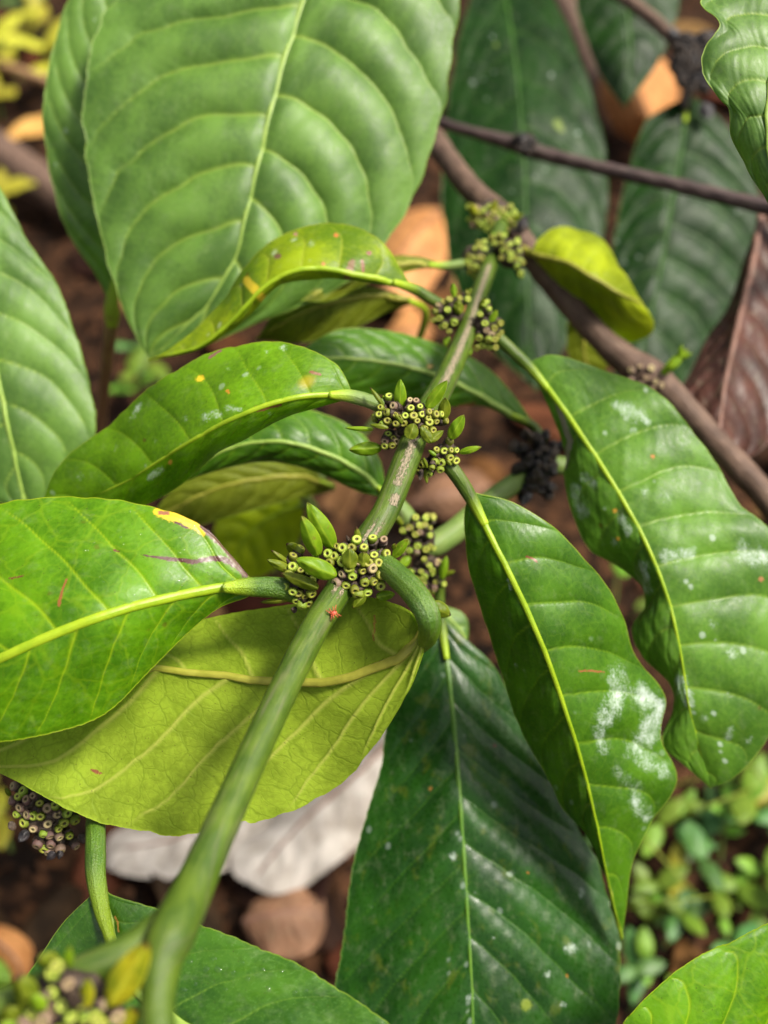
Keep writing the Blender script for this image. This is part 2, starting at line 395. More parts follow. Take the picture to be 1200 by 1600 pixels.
    q = np.stack([idx[:-1, :-1], idx[:-1, 1:], idx[1:, 1:], idx[1:, :-1]], -1).reshape(-1, 4)
    fr, bk = (q, q[:, ::-1] + n) if sgn > 0 else (q[:, ::-1], q + n)
    def rim(seq):
        a_, b_ = seq[:-1], seq[1:]; return np.stack([a_, b_, b_ + n, a_ + n], 1)
    rims = np.vstack([rim(idx[:, 0]), rim(idx[::-1, -1]), rim(idx[0, ::-1]), rim(idx[-1, :])])
    if sgn < 0: rims = rims[:, ::-1]
    rims = rims[:, ::-1]
    Fc = np.vstack([fr, bk, rims]); mi = np.concatenate([np.zeros(len(fr)), np.ones(len(bk)), np.zeros(len(rims))])
    V = np.vstack([Pf.reshape(-1, 3), Pb.reshape(-1, 3)])
    dbl = lambda x: np.concatenate([x.reshape(n, -1), x.reshape(n, -1)]).squeeze()
    UV = np.stack([np.concatenate([uvx.ravel()] * 2), np.concatenate([uvy.ravel()] * 2)], 1)
    LAST.update(X=X, Y=Y, P=Pf, N=N)
    o = new_mesh(name, V, Fc, list(mats), parent, mi, attrs={'vein': dbl(vein), 'edge': dbl(edge), 'lich': dbl(li), 'stain': dbl(stain)}, uv=UV, loc=loc)
    # midrib: a raised half-buried cord that follows the blade
    c = nv // 2; r = np.linspace(rib[0], rib[1], nu) / 1000
    k = slice(0, int(nu * 0.985))
    step = max(1, nu // 70)
    path = (P[:, c] + N[:, c] * (r * ribup)[:, None])[k][::step]; rr = r[k][::step]
    if ribmat is not None:
        tube_path('midrib', path, rr, ribmat, o, seg=12, caps=True, flat=0.6, flat_dir=N[:, c].mean(axis=0))
    if petiole is not None:
        pts = list(petiole)
        Q = spline(pts, 40); PP = at(Q[:, 0], Q[:, 1], Q[:, 2])
        tube_path('petiole', PP, Q[:, 3] / 1000, petmat or ribmat, o, seg=14, bumpy=0.03, flat=0.85, fade=petfade)
    return o

# ------------------------------------------------------------------ materials
VE = (0.36, 0.47, 0.05)
M_under = leaf_mat('leaf_underside', (0.24, 0.33, 0.020), (0.32, 0.41, 0.032), (0.47, 0.47, 0.10), 0.5, 0.45, under=True, tert=0.5, netcol=(0.19, 0.27, 0.015), tsize=0.13, edge=(0.3, 0.38, 0.03), spec=0.2)
M_bright = leaf_mat('leaf_bright_green', (0.065, 0.19, 0.003), (0.125, 0.27, 0.005), (0.34, 0.45, 0.012), 0.34, 0.46, tert=0.2, tsize=0.10, edge=(0.38, 0.44, 0.02), spots=0.4, veinmix=0.7)
M_speck = leaf_mat('leaf_speckled_green', (0.095, 0.22, 0.004), (0.165, 0.32, 0.006), (0.27, 0.39, 0.015), 0.36, 0.44, tert=0.2, specks=0.4, yellow=0.6, spots=0.6, edge=(0.3, 0.36, 0.03), seed=2, veinmix=0.6)
M_mid = leaf_mat('leaf_mid_green', (0.04, 0.125, 0.006), (0.07, 0.175, 0.008), (0.2, 0.33, 0.02), 0.34, 0.32, tert=0.15, specks=0.2, edge=(0.3, 0.38, 0.04), seed=3, veinmix=0.65)
M_lich = leaf_mat('leaf_lichened_green', (0.06, 0.16, 0.012), (0.105, 0.23, 0.018), (0.24, 0.36, 0.04), 0.42, 0.32, tert=0.15, specks=0.6, spots=0.5, edge=(0.25, 0.32, 0.05), seed=4, veinmix=0.55, spec=0.34)
M_deep = leaf_mat('leaf_deep_green', (0.008, 0.043, 0.004), (0.015, 0.066, 0.005), (0.06, 0.15, 0.012), 0.3, 0.22, tert=0.1, specks=0.25, mottle=0.22, edge=(0.11, 0.2, 0.03), seed=5, veinmix=0.5, spec=0.3)
M_shade = leaf_mat('leaf_dark_green_painted_shade', (0.005, 0.025, 0.003), (0.009, 0.038, 0.0035), (0.035, 0.09, 0.01), 0.4, 0.2, tert=0.1, specks=0.25, edge=(0.07, 0.14, 0.02), seed=14, veinmix=0.6, spec=0.14)  # dark green blade, deepened further in colour to stand in for canopy shade
M_wet = leaf_mat('leaf_wet_green', (0.03, 0.105, 0.007), (0.055, 0.15, 0.009), (0.16, 0.28, 0.03), 0.2, 0.3, tert=0.12, edge=(0.25, 0.36, 0.04), seed=15, veinmix=0.6, spec=0.6)
M_pale = leaf_mat('leaf_pale_sheen', (0.08, 0.18, 0.022), (0.13, 0.245, 0.035), (0.27, 0.38, 0.05), 0.5, 0.38, tert=0.1, edge=(0.3, 0.4, 0.05), seed=6, spec=0.6)
M_lime = leaf_mat('leaf_lime', (0.27, 0.34, 0.005), (0.38, 0.43, 0.01), (0.4, 0.46, 0.04), 0.42, 0.46, tert=0.2, edge=(0.36, 0.4, 0.05), seed=7)
M_spot = leaf_mat('leaf_yellowing_spotted', (0.12, 0.23, 0.004), (0.27, 0.35, 0.006), (0.33, 0.38, 0.03), 0.4, 0.44, tert=0.15, specks=0.35, spots=0.9, yellow=0.9, edge=(0.36, 0.36, 0.04), seed=8)
M_olive = leaf_mat('leaf_olive_underside', (0.12, 0.15, 0.006), (0.17, 0.2, 0.010), (0.27, 0.29, 0.03), 0.5, 0.42, under=True, tert=0.25, seed=9)
M_dead = leaf_mat('leaf_dead_brown', (0.035, 0.012, 0.008), (0.08, 0.03, 0.02), (0.09, 0.04, 0.026), 0.42, 0.1, tcol=(1.3, 1.0, 0.8), tert=0.3, edge=(0.1, 0.05, 0.03), seed=10)
M_drywhite = leaf_mat('leaf_dry_white', (0.30, 0.26, 0.22), (0.46, 0.42, 0.38), (0.55, 0.47, 0.4), 0.65, 0.15, tcol=(1.1, 1.0, 0.9), tert=0.2, edge=(0.5, 0.42, 0.36), seed=11, spots=0.6, tsize=0.2)
M_drybrown = leaf_mat('leaf_dry_brown', (0.15, 0.07, 0.036), (0.24, 0.12, 0.065), (0.3, 0.19, 0.12), 0.6, 0.15, tcol=(1.2, 1.0, 0.8), tert=0.3, edge=(0.18, 0.09, 0.05), seed=12)
M_dryorange = leaf_mat('leaf_dry_orange', (0.42, 0.17, 0.05), (0.55, 0.26, 0.09), (0.45, 0.22, 0.08), 0.55, 0.2, tcol=(1.3, 1.0, 0.7), tert=0.2, edge=(0.3, 0.12, 0.04), seed=13)
M_rib = plain_mat('midrib_yellow_green', (0.24, 0.37, 0.008), (0.32, 0.44, 0.014), 0.42, 200, transl=0.2)
M_rib_pale = plain_mat('midrib_pale', (0.24, 0.36, 0.06), (0.30, 0.42, 0.08), 0.45, 200, transl=0.2)
M_rib_shade = plain_mat('midrib_dark', (0.018, 0.06, 0.006), (0.03, 0.085, 0.008), 0.45, 200, spec=0.2)  # darkened to go with the blades that carry painted shade
M_rib_dark = plain_mat('midrib_green', (0.055, 0.14, 0.010), (0.085, 0.18, 0.013), 0.4, 200)
M_rib_olive = plain_mat('midrib_olive', (0.22, 0.22, 0.02), (0.29, 0.28, 0.035), 0.5, 200)
M_rib_brown = plain_mat('midrib_brown', (0.12, 0.06, 0.04), (0.2, 0.1, 0.07), 0.6, 200)
M_pet = stem_mat('petiole_green', (0.04, 0.105, 0.004), (0.09, 0.175, 0.008), rough=0.3, spec=0.6, pebble=1.8)
M_stem = stem_mat('stem_green', (0.034, 0.072, 0.004), (0.085, 0.135, 0.009), rough=0.42, spec=0.34)
M_petpale = stem_mat('petiole_yellow_green', (0.26, 0.33, 0.02), (0.36, 0.42, 0.04), rough=0.42)
M_stem_pale = stem_mat('stem_pale_green', (0.10, 0.17, 0.03), (0.16, 0.23, 0.05), rough=0.5)
M_wood = stem_mat('bark_brown', (0.06, 0.034, 0.024), (0.16, 0.10, 0.07), cork=(0.42, 0.38, 0.32), rough=0.65, spec=0.3, wash=0.2)
M_twig = stem_mat('twig_dark_brown', (0.03, 0.018, 0.018), (0.075, 0.045, 0.04), rough=0.55, spec=0.4)
M_stick = stem_mat('stick_tan', (0.2, 0.11, 0.05), (0.34, 0.2, 0.09), rough=0.6)
M_calyx = plain_mat('calyx_dark_brown', (0.018, 0.011, 0.007), (0.055, 0.034, 0.02), 0.6, 700, bump=0.8, c3=(0.11, 0.08, 0.055), c3amt=0.5)
M_black = plain_mat('rotten_black', (0.006, 0.005, 0.006), (0.03, 0.024, 0.026), 0.4, 700, bump=0.8, spec=0.5)
M_body = plain_mat('stub_green', (0.13, 0.18, 0.010), (0.21, 0.26, 0.02), 0.45, 900, transl=0.1, rand=0.3, c3=(0.12, 0.07, 0.03), c3amt=0.35)
M_ring = plain_mat('stub_rim_pale', (0.27, 0.31, 0.025), (0.40, 0.43, 0.06), 0.5, 900, rand=0.3, c3=(0.16, 0.11, 0.04), c3amt=0.5)
M_hole = plain_mat('stub_pit', (0.05, 0.035, 0.012), (0.10, 0.08, 0.025), 0.6, 900)
M_bodyp = plain_mat('stub_purple_brown', (0.11, 0.06, 0.045), (0.2, 0.13, 0.10), 0.5, 900, rand=0.3)
M_ringp = plain_mat('stub_rim_tan', (0.26, 0.19, 0.09), (0.36, 0.27, 0.14), 0.55, 900, rand=0.25)
def bract_mat(name, c1, c2, keel, tipc, tip=0.8, transl=0.35):
    b = NB(name); co = b.coord('Object'); n1 = b.noise(260, 4, 0.6, co); n2 = b.noise(900, 3, 0.6, co)
    col = b.mix(b.ramp(n1, 0.35, 0.65), c1, c2)
    kv = b.attr('kv').outputs['Fac']; ku = b.attr('ku').outputs['Fac']
    col = b.mix(b.ramp(kv, 0.03, 0.16, 0.7, 0), col, keel); col = b.mix(b.ramp(kv, 0.82, 1.0, 0, 0.7), col, keel)
    tm = b.math('ADD', ku, b.math('MULTIPLY', b.math('SUBTRACT', n1, 0.5), 0.5)); col = b.mix(b.ramp(tm, 0.86, 1.0, 0, tip), col, tipc)
    col = b.mix(b.ramp(b.math('MULTIPLY', n2, n1), 0.33, 0.4, 0, 0.5), col, tipc)
    p = b.n('ShaderNodeBsdfPrincipled'); b.l(col, p.inputs['Base Color']); p.inputs['Roughness'].default_value = 0.42; p.inputs['Specular IOR Level'].default_value = 0.25
    b.l(b.bump(n2, 0.4, 0.0002), p.inputs['Normal'])
    tr = b.n('ShaderNodeBsdfTranslucent'); b.l(b.mix(1.0, col, (1.9, 2.0, 0.9), 'MULTIPLY'), tr.inputs['Color'])
    m_ = b.n('ShaderNodeMixShader'); m_.inputs[0].default_value = transl; b.l(p.outputs[0], m_.inputs[1]); b.l(tr.outputs[0], m_.inputs[2]); b.l(m_.outputs[0], b.out.inputs[0]); return b.m
M_bract = bract_mat('bract_lime', (0.13, 0.24, 0.006), (0.2, 0.32, 0.010), (0.27, 0.38, 0.02), (0.2, 0.14, 0.03), 0.5)
M_bracto = bract_mat('bract_olive', (0.10, 0.145, 0.006), (0.17, 0.21, 0.012), (0.22, 0.26, 0.02), (0.07, 0.03, 0.015), 1.0)
M_bracty = bract_mat('bract_yellow', (0.17, 0.2, 0.006), (0.36, 0.33, 0.010), (0.42, 0.42, 0.03), (0.05, 0.02, 0.012), 1.0)

# ------------------------------------------------------------------ flower-stub clusters
def lathe_mesh(name, profile, seg, mats):
    V = []; Fc = []; mi = []
    for r, z, _ in profile:
        for k in range(seg):
            t = 2 * math.pi * k / seg; V.append((r * math.cos(t), r * math.sin(t), z))
    for i in range(len(profile) - 1):
        for k in range(seg):
            k2 = (k + 1) % seg
            Fc.append((i * seg + k, i * seg + k2, (i + 1) * seg + k2, (i + 1) * seg + k)); mi.append(profile[i][2])
    me = bpy.data.meshes.new(name); me.from_pydata(V, [], Fc)
    for m in mats: me.materials.append(m)
    for p, m in zip(me.polygons, mi): p.material_index = m; p.use_smooth = True
    return me
PROF = [(0.5, -3.0, 0), (0.76, -1.9, 0), (0.97, -1.0, 0), (1.06, -0.5, 0), (1.0, -0.14, 0), (0.84, 0.05, 1), (0.64, 0.1, 1), (0.46, 0.05, 1), (0.33, -0.05, 2), (0.2, -0.3, 2), (0.01, -0.3, 2)]
STUB = lathe_mesh('flower_stub', PROF, 12, [M_body, M_ring, M_hole])
STUBP = lathe_mesh('flower_stub', PROF, 12, [M_bodyp, M_ringp, M_hole])
STUBB = lathe_mesh('flower_stub', PROF, 9, [M_black, M_calyx, M_black])

def blade(name, base, tip, width, mat, parent, fold=0.25, curve=0.15, nu=14, nv=7, thick=0.0003, facing=None, tipsharp=1.0, seed=0):
    """a small bract: base, tip world points, width metres, convex keeled"""
    base, tip = np.asarray(base, float), np.asarray(tip, float)
    ax = tip - base; L = np.linalg.norm(ax); ax /= L
    f = -FWD if facing is None else np.asarray(facing, float); f = f - (f @ ax) * ax; f /= np.linalg.norm(f); s = np.cross(ax, f)
    u = np.linspace(0, 1, nu); v = np.linspace(-1, 1, nv); U, Vv = np.meshgrid(u, v, indexing='ij')
    w_ = (U + 0.03) ** 0.6 * (1.0 - 0.995 * U) ** 0.8; w_ = w_ / w_.max() * width / 2
    wb = wobble(seed + 11)
    P = base + ax * (U * L)[..., None] + s * (Vv * w_)[..., None] + f * ((curve * L * np.sin(np.pi * U) * 0.6 - fold * w_ * np.abs(Vv) ** 1.15 + width * 0.09 * wb(U * 9, Vv * 3)))[..., None]
    n = nu * nv; V = np.vstack([(P + f * thick / 2).reshape(-1, 3), (P - f * thick / 2).reshape(-1, 3)])
    idx = np.arange(n).reshape(nu, nv); q = np.stack([idx[:-1, :-1], idx[1:, :-1], idx[1:, 1:], idx[:-1, 1:]], -1).reshape(-1, 4)
    def rim(seq): a_, b_ = seq[:-1], seq[1:]; return np.stack([a_, b_, b_ + n, a_ + n], 1)
    Fc = np.vstack([q, q[:, ::-1] + n, rim(idx[:, 0])[:, ::-1], rim(idx[:, -1]), rim(idx[0, :]), rim(idx[-1, :])[:, ::-1]])
    return new_mesh(name, V, Fc, mat, parent, attrs={'kv': np.tile(np.abs(Vv).ravel(), 2), 'ku': np.tile(U.ravel(), 2)})

def cluster(parent, centre, stubs, r_px, R_mm, zoom=None, purple=0.12, kind=0, bracts=(), core_scale=1.0, core_mat=None, squash=0.55, seed=0, lift=1.0):
    """centre (px,py,d); stubs: px positions of the rims; the cluster mesh is the dark calyx mass, its stubs and bracts are children"""
    rg = np.random.default_rng(seed + 100)
    if zoom is not None:
        tf = lambda p: (zoom[0] + p[0] / zoom[2], zoom[1] + p[1] / zoom[2])
    else: tf = lambda p: p
    cx, cy, cdp = centre; C3 = at(cx, cy, cdp)
    stubs = [tf(p) for p in stubs]
    V = []; Fc = []; spec = []
    for sx, sy in stubs:
        off = math.hypot(sx - cx, sy - cy) * cdp / F_PX          # mm from the centre
        dz = -math.sqrt(max(0.0, 1 - min(1.0, off / R_mm) ** 2)) * R_mm * squash + rg.uniform(-0.5, 0.5)
        tip = at(sx, sy, cdp + dz)
        dr = tip - C3; dr = dr / max(np.linalg.norm(dr), 1e-6)
        axis = dr * 0.8 + (-FWD) * 0.6 * lift + rg.normal(0, 0.24, 3); axis /= np.linalg.norm(axis)
        rad = mm(r_px * rg.uniform(0.86, 1.24), cdp + dz)
        spec.append((tip, axis, rad))
        # calyx cup: ring of ragged dark scales holding the stub
        a1 = np.cross(axis, [0.3, 0.9, 0.2]); a1 /= np.linalg.norm(a1); a2 = np.cross(axis, a1)
        b0 = len(V); sg = 9
        for (rr, z) in ((0.5, -6.0), (0.95, -3.6), (1.22, -2.0), (1.3, -1.1), (1.05, -0.95), (0.6, -1.6)):
            for k in range(sg):
                t = 2 * math.pi * k / sg; q = rr * (1 + rg.uniform(-0.14, 0.14)); zz = z + (rg.uniform(-0.45, 0.35) if z > -2 else rg.uniform(-.2, .2))
                V.append(tip + axis * rad * zz * core_scale + rad * q * (a1 * math.cos(t) + a2 * math.sin(t)))
        for i in range(5):
            for k in range(sg):
                k2 = (k + 1) % sg; Fc.append((b0 + i * sg + k, b0 + i * sg + k2, b0 + (i + 1) * sg + k2, b0 + (i + 1) * sg + k))
    # knobbly core
    sg, rg_n = 14, 9; b0 = len(V)
    for i in range(rg_n + 1):
        th = math.pi * i / rg_n
        for k in range(sg):
            ph = 2 * math.pi * k / sg
            rr = R_mm / 1000 * 0.5 * (1 + rg.uniform(-0.13, 0.13))
            V.append(C3 + rr * (math.sin(th) * math.cos(ph) * RIGHT + math.sin(th) * math.sin(ph) * UP) - FWD * rr * 0.6 * math.cos(th))
    for i in range(rg_n):
        for k in range(sg):
            k2 = (k + 1) % sg; Fc.append((b0 + i * sg + k, b0 + (i + 1) * sg + k, b0 + (i + 1) * sg + k2, b0 + i * sg + k2))
    core = new_mesh('flower_cluster', np.array(V), np.array(Fc), core_mat or M_calyx, parent)
    off = np.array(parent.location)
    for tip, axis, rad in spec:
        me = STUBB if kind == 2 else (STUBP if rg.random() < purple else STUB)
        o = bpy.data.objects.new('flower_stub', me); COL.objects.link(o); o.parent = core
        q = Vector(axis).to_track_quat('Z', 'Y'); o.rotation_mode = 'QUATERNION'; o.rotation_quaternion = q
        o.location = tip - off; sc = rad; o.scale = (sc, sc * rg.uniform(0.78, 1.0), sc * rg.uniform(0.85, 1.25))
    for bi, bb in enumerate(bracts):
        (bx, by), (tx, ty), wpx, mat_ = bb[:4]; dzb, dzt = bb[4] if len(bb) > 4 else (-2.0, -4.0)
        b_, t_ = tf((bx, by)), tf((tx, ty)); wv = wpx / (zoom[2] if zoom else 1)
        blade('bract', at(*b_, cdp + dzb), at(*t_, cdp + dzt), mm(wv, cdp), mat_, core, fold=rg.uniform(0.35, 0.75), curve=rg.uniform(0.04, 0.2), nu=18, nv=9, seed=bi + seed * 13)
    return core

# ================================================================== THE SETTING: ground
def ground_material():
    b = NB('soil_litter'); co = b.coord('Object')
    n1 = b.noise(9, 6, 0.65, co, 0.4); n2 = b.noise(70, 5, 0.7, co); v = b.voro(120, 'F1', co)
    col = b.mix(b.ramp(n1, 0.38, 0.62), (0.005, 0.003, 0.002), (0.018, 0.009, 0.005))  # soil browns lowered in colour to stand in for shade under the bush
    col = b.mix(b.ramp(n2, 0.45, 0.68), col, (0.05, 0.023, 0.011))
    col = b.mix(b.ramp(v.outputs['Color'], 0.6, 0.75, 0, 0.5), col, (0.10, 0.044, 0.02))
    p = b.n('ShaderNodeBsdfPrincipled'); b.l(col, p.inputs['Base Color']); p.inputs['Roughness'].default_value = 0.85; p.inputs['Specular IOR Level'].default_value = 0.08
    h = b.math('ADD', b.math('MULTIPLY', n2, 1.0), b.math('MULTIPLY', v.outputs[0], 0.6))
    b.l(b.bump(h, 0.8, 0.006), p.inputs['Normal']); b.l(p.outputs[0], b.out.inputs[0]); return b.m
_wg, _wg2 = wobble(51, 6), wobble(52, 6)
def gz(x, y):
    fall = np.exp(-(np.asarray(x) ** 2 + (np.asarray(y) - 0.6) ** 2) / 6.0)
    return (0.007 * _wg(np.asarray(x) * 9, np.asarray(y) * 9) + 0.003 * _wg2(np.asarray(x) * 40, np.asarray(y) * 40)) * fall - 0.006
t = np.linspace(-1, 1, 241); wx = np.sign(t) * (np.abs(t) * 0.9 + 60 * np.abs(t) ** 7); GX, GY = np.meshgrid(wx, wx + 0.6, indexing='ij')
GV = np.stack([GX, GY, gz(GX, GY)], -1).reshape(-1, 3); idx = np.arange(241 * 241).reshape(241, 241)
GF = np.stack([idx[:-1, :-1], idx[1:, :-1], idx[1:, 1:], idx[:-1, 1:]], -1).reshape(-1, 4)
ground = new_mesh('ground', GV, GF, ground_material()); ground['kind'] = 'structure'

# ================================================================== COFFEE SHOOT IN FOCUS (main stem, its leaves and stub clusters)
shoot = thing('coffee_shoot', 'green coffee stem ringed with clusters of round flower stubs, leaves on both sides', 'coffee branch', at(775, 372, 356))
def main_cork(u, ang):
    out = np.zeros_like(ang)
    if 0.05 < u < 0.30: out = np.maximum(out, 0.75 * np.exp(-((ang - 0.5 + 0.5) / 0.5) ** 2) )
    if 0.325 < u < 0.44:
        k = min(1, (u - 0.325) / 0.02, (0.44 - u) / 0.015)
        out = np.maximum(out, k * 1.0 * np.maximum(np.exp(-((ang - 0.28) / 0.17) ** 2), np.exp(-((ang + 0.28) / 0.17) ** 2)))
    if 0.303 < u < 0.318: out = np.maximum(out, 0.9 * np.exp(-((ang + 0.3) / 0.5) ** 2))
    return out
tube_px('stem', [(782, 352, 362, 2.6), (765, 412, 345, 2.5), (745, 470, 322, 2.55), (728, 522, 300, 2.75), (692, 602, 276, 3.0), (655, 665, 259, 3.1), (636, 715, 253, 3.05),
                 (602, 800, 247, 3.0), (562, 862, 243, 3.15), (527, 925, 237, 3.0), (490, 985, 229, 3.0), (430, 1105, 214, 3.0), (350, 1280, 195, 3.1), (302, 1388, 184, 3.45),
                 (268, 1460, 176, 3.9), (252, 1510, 172, 3.1), (246, 1570, 168, 2.7), (250, 1640, 164, 2.6), (250, 1740, 160, 2.6)], M_stem, shoot, n=220, seg=28, cork=main_cork, bumpy=0.02)

tube_px('petiole', [(300,1400,186,2.6),(262,1446,180,3.3),(215,1482,177,3.3),(160,1508,175,3.0),(100,1530,174,2.6),(30,1556,174,2.4),(-60,1590,172,2.2)], M_stem, shoot, n=60, seg=18, flat=0.8)
# --- clusters of node one (sharpest)
Z1 = (400, 770, 3.75)
n1_stubs = [(497,477),(460,533),(525,548),(580,578),(497,605),(562,497),(628,462),(687,445),(738,483),(638,535),(697,527),(733,550),
            (470,312),(502,322),(557,320),(632,315),(683,258),(749,270),(692,363),(505,405),(452,370),(770,355),(595,610),(655,592),(540,440),(425,410),(415,355),(600,400),(660,410),(720,410),(525,360),(590,270)]
cluster(shoot, (560, 885, 238), n1_stubs, 7.6, 8.5, Z1, purple=0.16, seed=1, squash=0.6, bracts=[
    ((455,325),(300,58),118,M_bract,(0,-3)), ((368,372),(268,138),105,M_bract,(-1,-5)), ((470,487),(232,388),112,M_bract,(-5,-7)),
    ((552,445),(548,325),100,M_bracto,(-5.5,-6)), ((628,435),(632,345),80,M_bracto,(-5.5,-6)), ((605,325),(588,198),45,M_bracto,(0,-2)),
    ((805,378),(888,272),62,M_bract,(-1,-3)), ((705,612),(815,592),60,M_bract,(-2,-2)), ((640,598),(566,676),55,M_bracto,(-3,-3)),
    ((560,320),(530,250),26,M_calyx,(0,-1)), ((800,330),(820,300),30,M_bracto,(-1,-2))])
n1_left = [(267,318),(218,362),(210,430),(262,452),(272,507),(331,515),(347,380),(165,550),(212,585),(248,592),(287,613),(265,675),(300,420),(235,640),(310,655),(240,500),(310,460),(190,480),(330,600)]
cluster(shoot, (472, 905, 240), n1_left, 7.0, 7.0, Z1, purple=0.1, seed=2, squash=0.55, bracts=[
    ((210,462),(66,392),58,M_bracto,(-2,-4)), ((202,425),(88,335),36,M_bracto,(-1,-3)), ((365,558),(148,470),74,M_bracto,(-5,-5)),
    ((215,622),(20,642),34,M_bracto,(-1,0)), ((250,350),(180,298),70,M_bracto,(1,-1)), ((320,300),(292,270),40,M_bracto,(0,-1)), ((240,690),(205,680),40,M_calyx,(-1,-1))])
# --- node two
Z2 = (520, 560, 4.615)
n2_top = [(285,428),(390,447),(378,387),(450,405),(405,265),(430,340),(505,470),(522,412),(583,410),(563,355),(557,295),(630,343),(645,400),(693,430),(697,460),(752,460),(727,520),(750,400),(828,448),(330,400),(340,350),(480,430),(600,300),(700,380),(790,400),(610,450),(670,510),(450,470),(350,480)]
cluster(shoot, (642, 655, 254), n2_top, 6.1, 8.5, Z2, purple=0.08, seed=3, squash=0.5, bracts=[
    ((485,375),(487,150),92,M_bract,(-1,-3)), ((675,365),(825,158),92,M_bract,(-2,-4)), ((372,352),(268,208),34,M_bracto,(-1,-1)), ((292,512),(88,502),36,M_bract,(-2,-2)),
    ((800,440),(812,285),92,M_bracto,(0,-2)), ((548,580),(590,465),104,M_bracto,(-6,-6)), ((712,605),(630,490),74,M_bracto,(-5,-5)), ((845,580),(946,408),98,M_bract,(-1,-3)),
    ((400,500),(268,478),34,M_bracto,(-3,-3)), ((690,600),(800,520),60,M_bracto,(-4,-3)), ((505,470),(440,395),24,M_bracto,(-4,-5)), ((380,300),(360,270),26,M_bract,(0,-1))])
n2_left = [(400,540),(478,540),(437,575),(372,600),(430,635),(370,635),(460,600)]
cluster(shoot, (612, 686, 257), n2_left, 6.0, 4.5, Z2, purple=0.3, seed=4, bracts=[((350,645),(118,658),102,M_bract,(-1,-2))])
n2_right = [(748,652),(805,668),(835,610),(858,660),(897,662),(893,740),(730,745),(780,757),(712,798),(775,812),(632,768),(612,825),(848,585),(850,720),(690,840)]
cluster(shoot, (690, 715, 257), n2_right, 5.9, 6.0, Z2, purple=0.1, seed=5, bracts=[
    ((912,680),(1072,638),50,M_bract,(-1,-2)), ((665,800),(680,905),32,M_bracto,(-1,-1)), ((840,800),(915,852),40,M_bracto,(0,-1)), ((745,702),(690,662),28,M_bract,(-4,-4)),
    ((680,790),(650,710),30,M_bracto,(-3,-4)), ((855,770),(815,725),28,M_bracto,(-3,-3)), ((640,800),(630,880),40,M_calyx,(-1,-1))])
# --- node three, four
Z3 = (640, 300, 5.4545)
n3_l = [(290,930),(340,910),(430,900),(500,850),(500,910),(320,1000),(200,1020),(195,1090),(300,1140),(380,1120),(270,1155),(335,1190),(240,960),(400,960),(250,1080),(440,1000)]
cluster(shoot, (702, 490, 302), n3_l, 5.3, 7.5, Z3, purple=0.05, seed=6, bracts=[((380,900),(372,775),55,M_bract,(-1,-2)), ((430,1040),(405,920),90,M_bracto,(-4,-5)), ((330,1230),(305,1320),60,M_bract,(-1,-1)), ((250,930),(185,880),50,M_bract,(0,0)), ((490,870),(530,820),40,M_bracto,(0,0))])
n3_r = [(630,950),(680,990),(600,1040),(640,1120),(655,1180),(725,1165),(780,1120),(590,1250),(670,1270),(730,1260),(570,1335),(615,1315),(675,1330),(735,1325),(790,1200),(660,930),(700,1220),(760,1230)]
cluster(shoot, (762, 508, 300), n3_r, 5.2, 7.5, Z3, purple=0.08, seed=7, bracts=[((690,1110),(745,1005),60,M_bract,(-3,-4)), ((520,1320),(515,1395),40,M_bract,(-1,-1)), ((770,1250),(850,1260),30,M_bracto,(0,0)), ((590,1000),(640,900),50,M_bracto,(-1,-3))])
n4_l = [(590,420),(640,420),(640,480),(570,480),(500,550),(550,560),(490,600),(560,650),(520,690),(560,730),(600,460),(520,630),(610,560)]
cluster(shoot, (742, 402, 346), n4_l, 5.0, 8.0, Z3, purple=0.0, seed=8, bracts=[((580,690),(570,760),40,M_bract,(-1,-1)), ((500,600),(455,560),40,M_bract,(0,0))])
n4_r = [(700,380),(760,360),(800,370),(720,430),(780,430),(860,440),(920,420),(790,500),(780,560),(860,520),(860,570),(940,500),(940,590),(920,640),(950,700),(970,600),(830,470),(900,560)]
cluster(shoot, (796, 396, 346), n4_r, 5.0, 9.0, Z3, purple=0.0, seed=9, bracts=[((740,400),(700,340),50,M_bract,(-1,-1)), ((900,430),(940,380),44,M_bract,(-1,-2)), ((940,690),(960,740),50,M_bract,(-1,-1)), ((800,400),(820,335),50,M_bract,(-1,-1))])
# --- node zero: close to the lens
Z0 = (0, 1180, 3.75)
n0 = [(300,1390),(300,1500),(625,1460),(400,1340),(420,1540),(500,1560),(180,1520),(120,1575),(330,1235),(250,1560),(560,1540),(230,1440),(360,1470),(480,1450),(690,1540),(600,1580),(300,1270),(420,1410),(200,1600),(340,1620),(540,1640),(440,1660)]
cluster(shoot, (110, 1572, 172), n0, 10.5, 12.5, Z0, purple=0.4, seed=10, squash=0.45, bracts=[
    ((640,1470),(872,1095),185,M_bracty,(-6,-6)), ((700,1400),(880,1180),90,M_bracto,(-5,-5)), ((170,1480),(100,1290),150,M_bracto,(-4,-5)), ((330,1260),(220,1180),120,M_bracto,(-2,-4)), ((395,1250),(410,1120),60,M_bract,(-2,-4)),
    ((505,1480),(510,1310),80,M_bracty,(-6,-7)), ((700,1650),(800,1480),110,M_bracty,(-4,-5)), ((90,1560),(30,1480),130,M_bracto,(-3,-4)), ((420,1480),(440,1390),110,M_calyx,(-7,-8)), ((250,1500),(190,1400),90,M_bract,(-6,-7)), ((60,1640),(10,1560),120,M_bract,(-3,-4))])

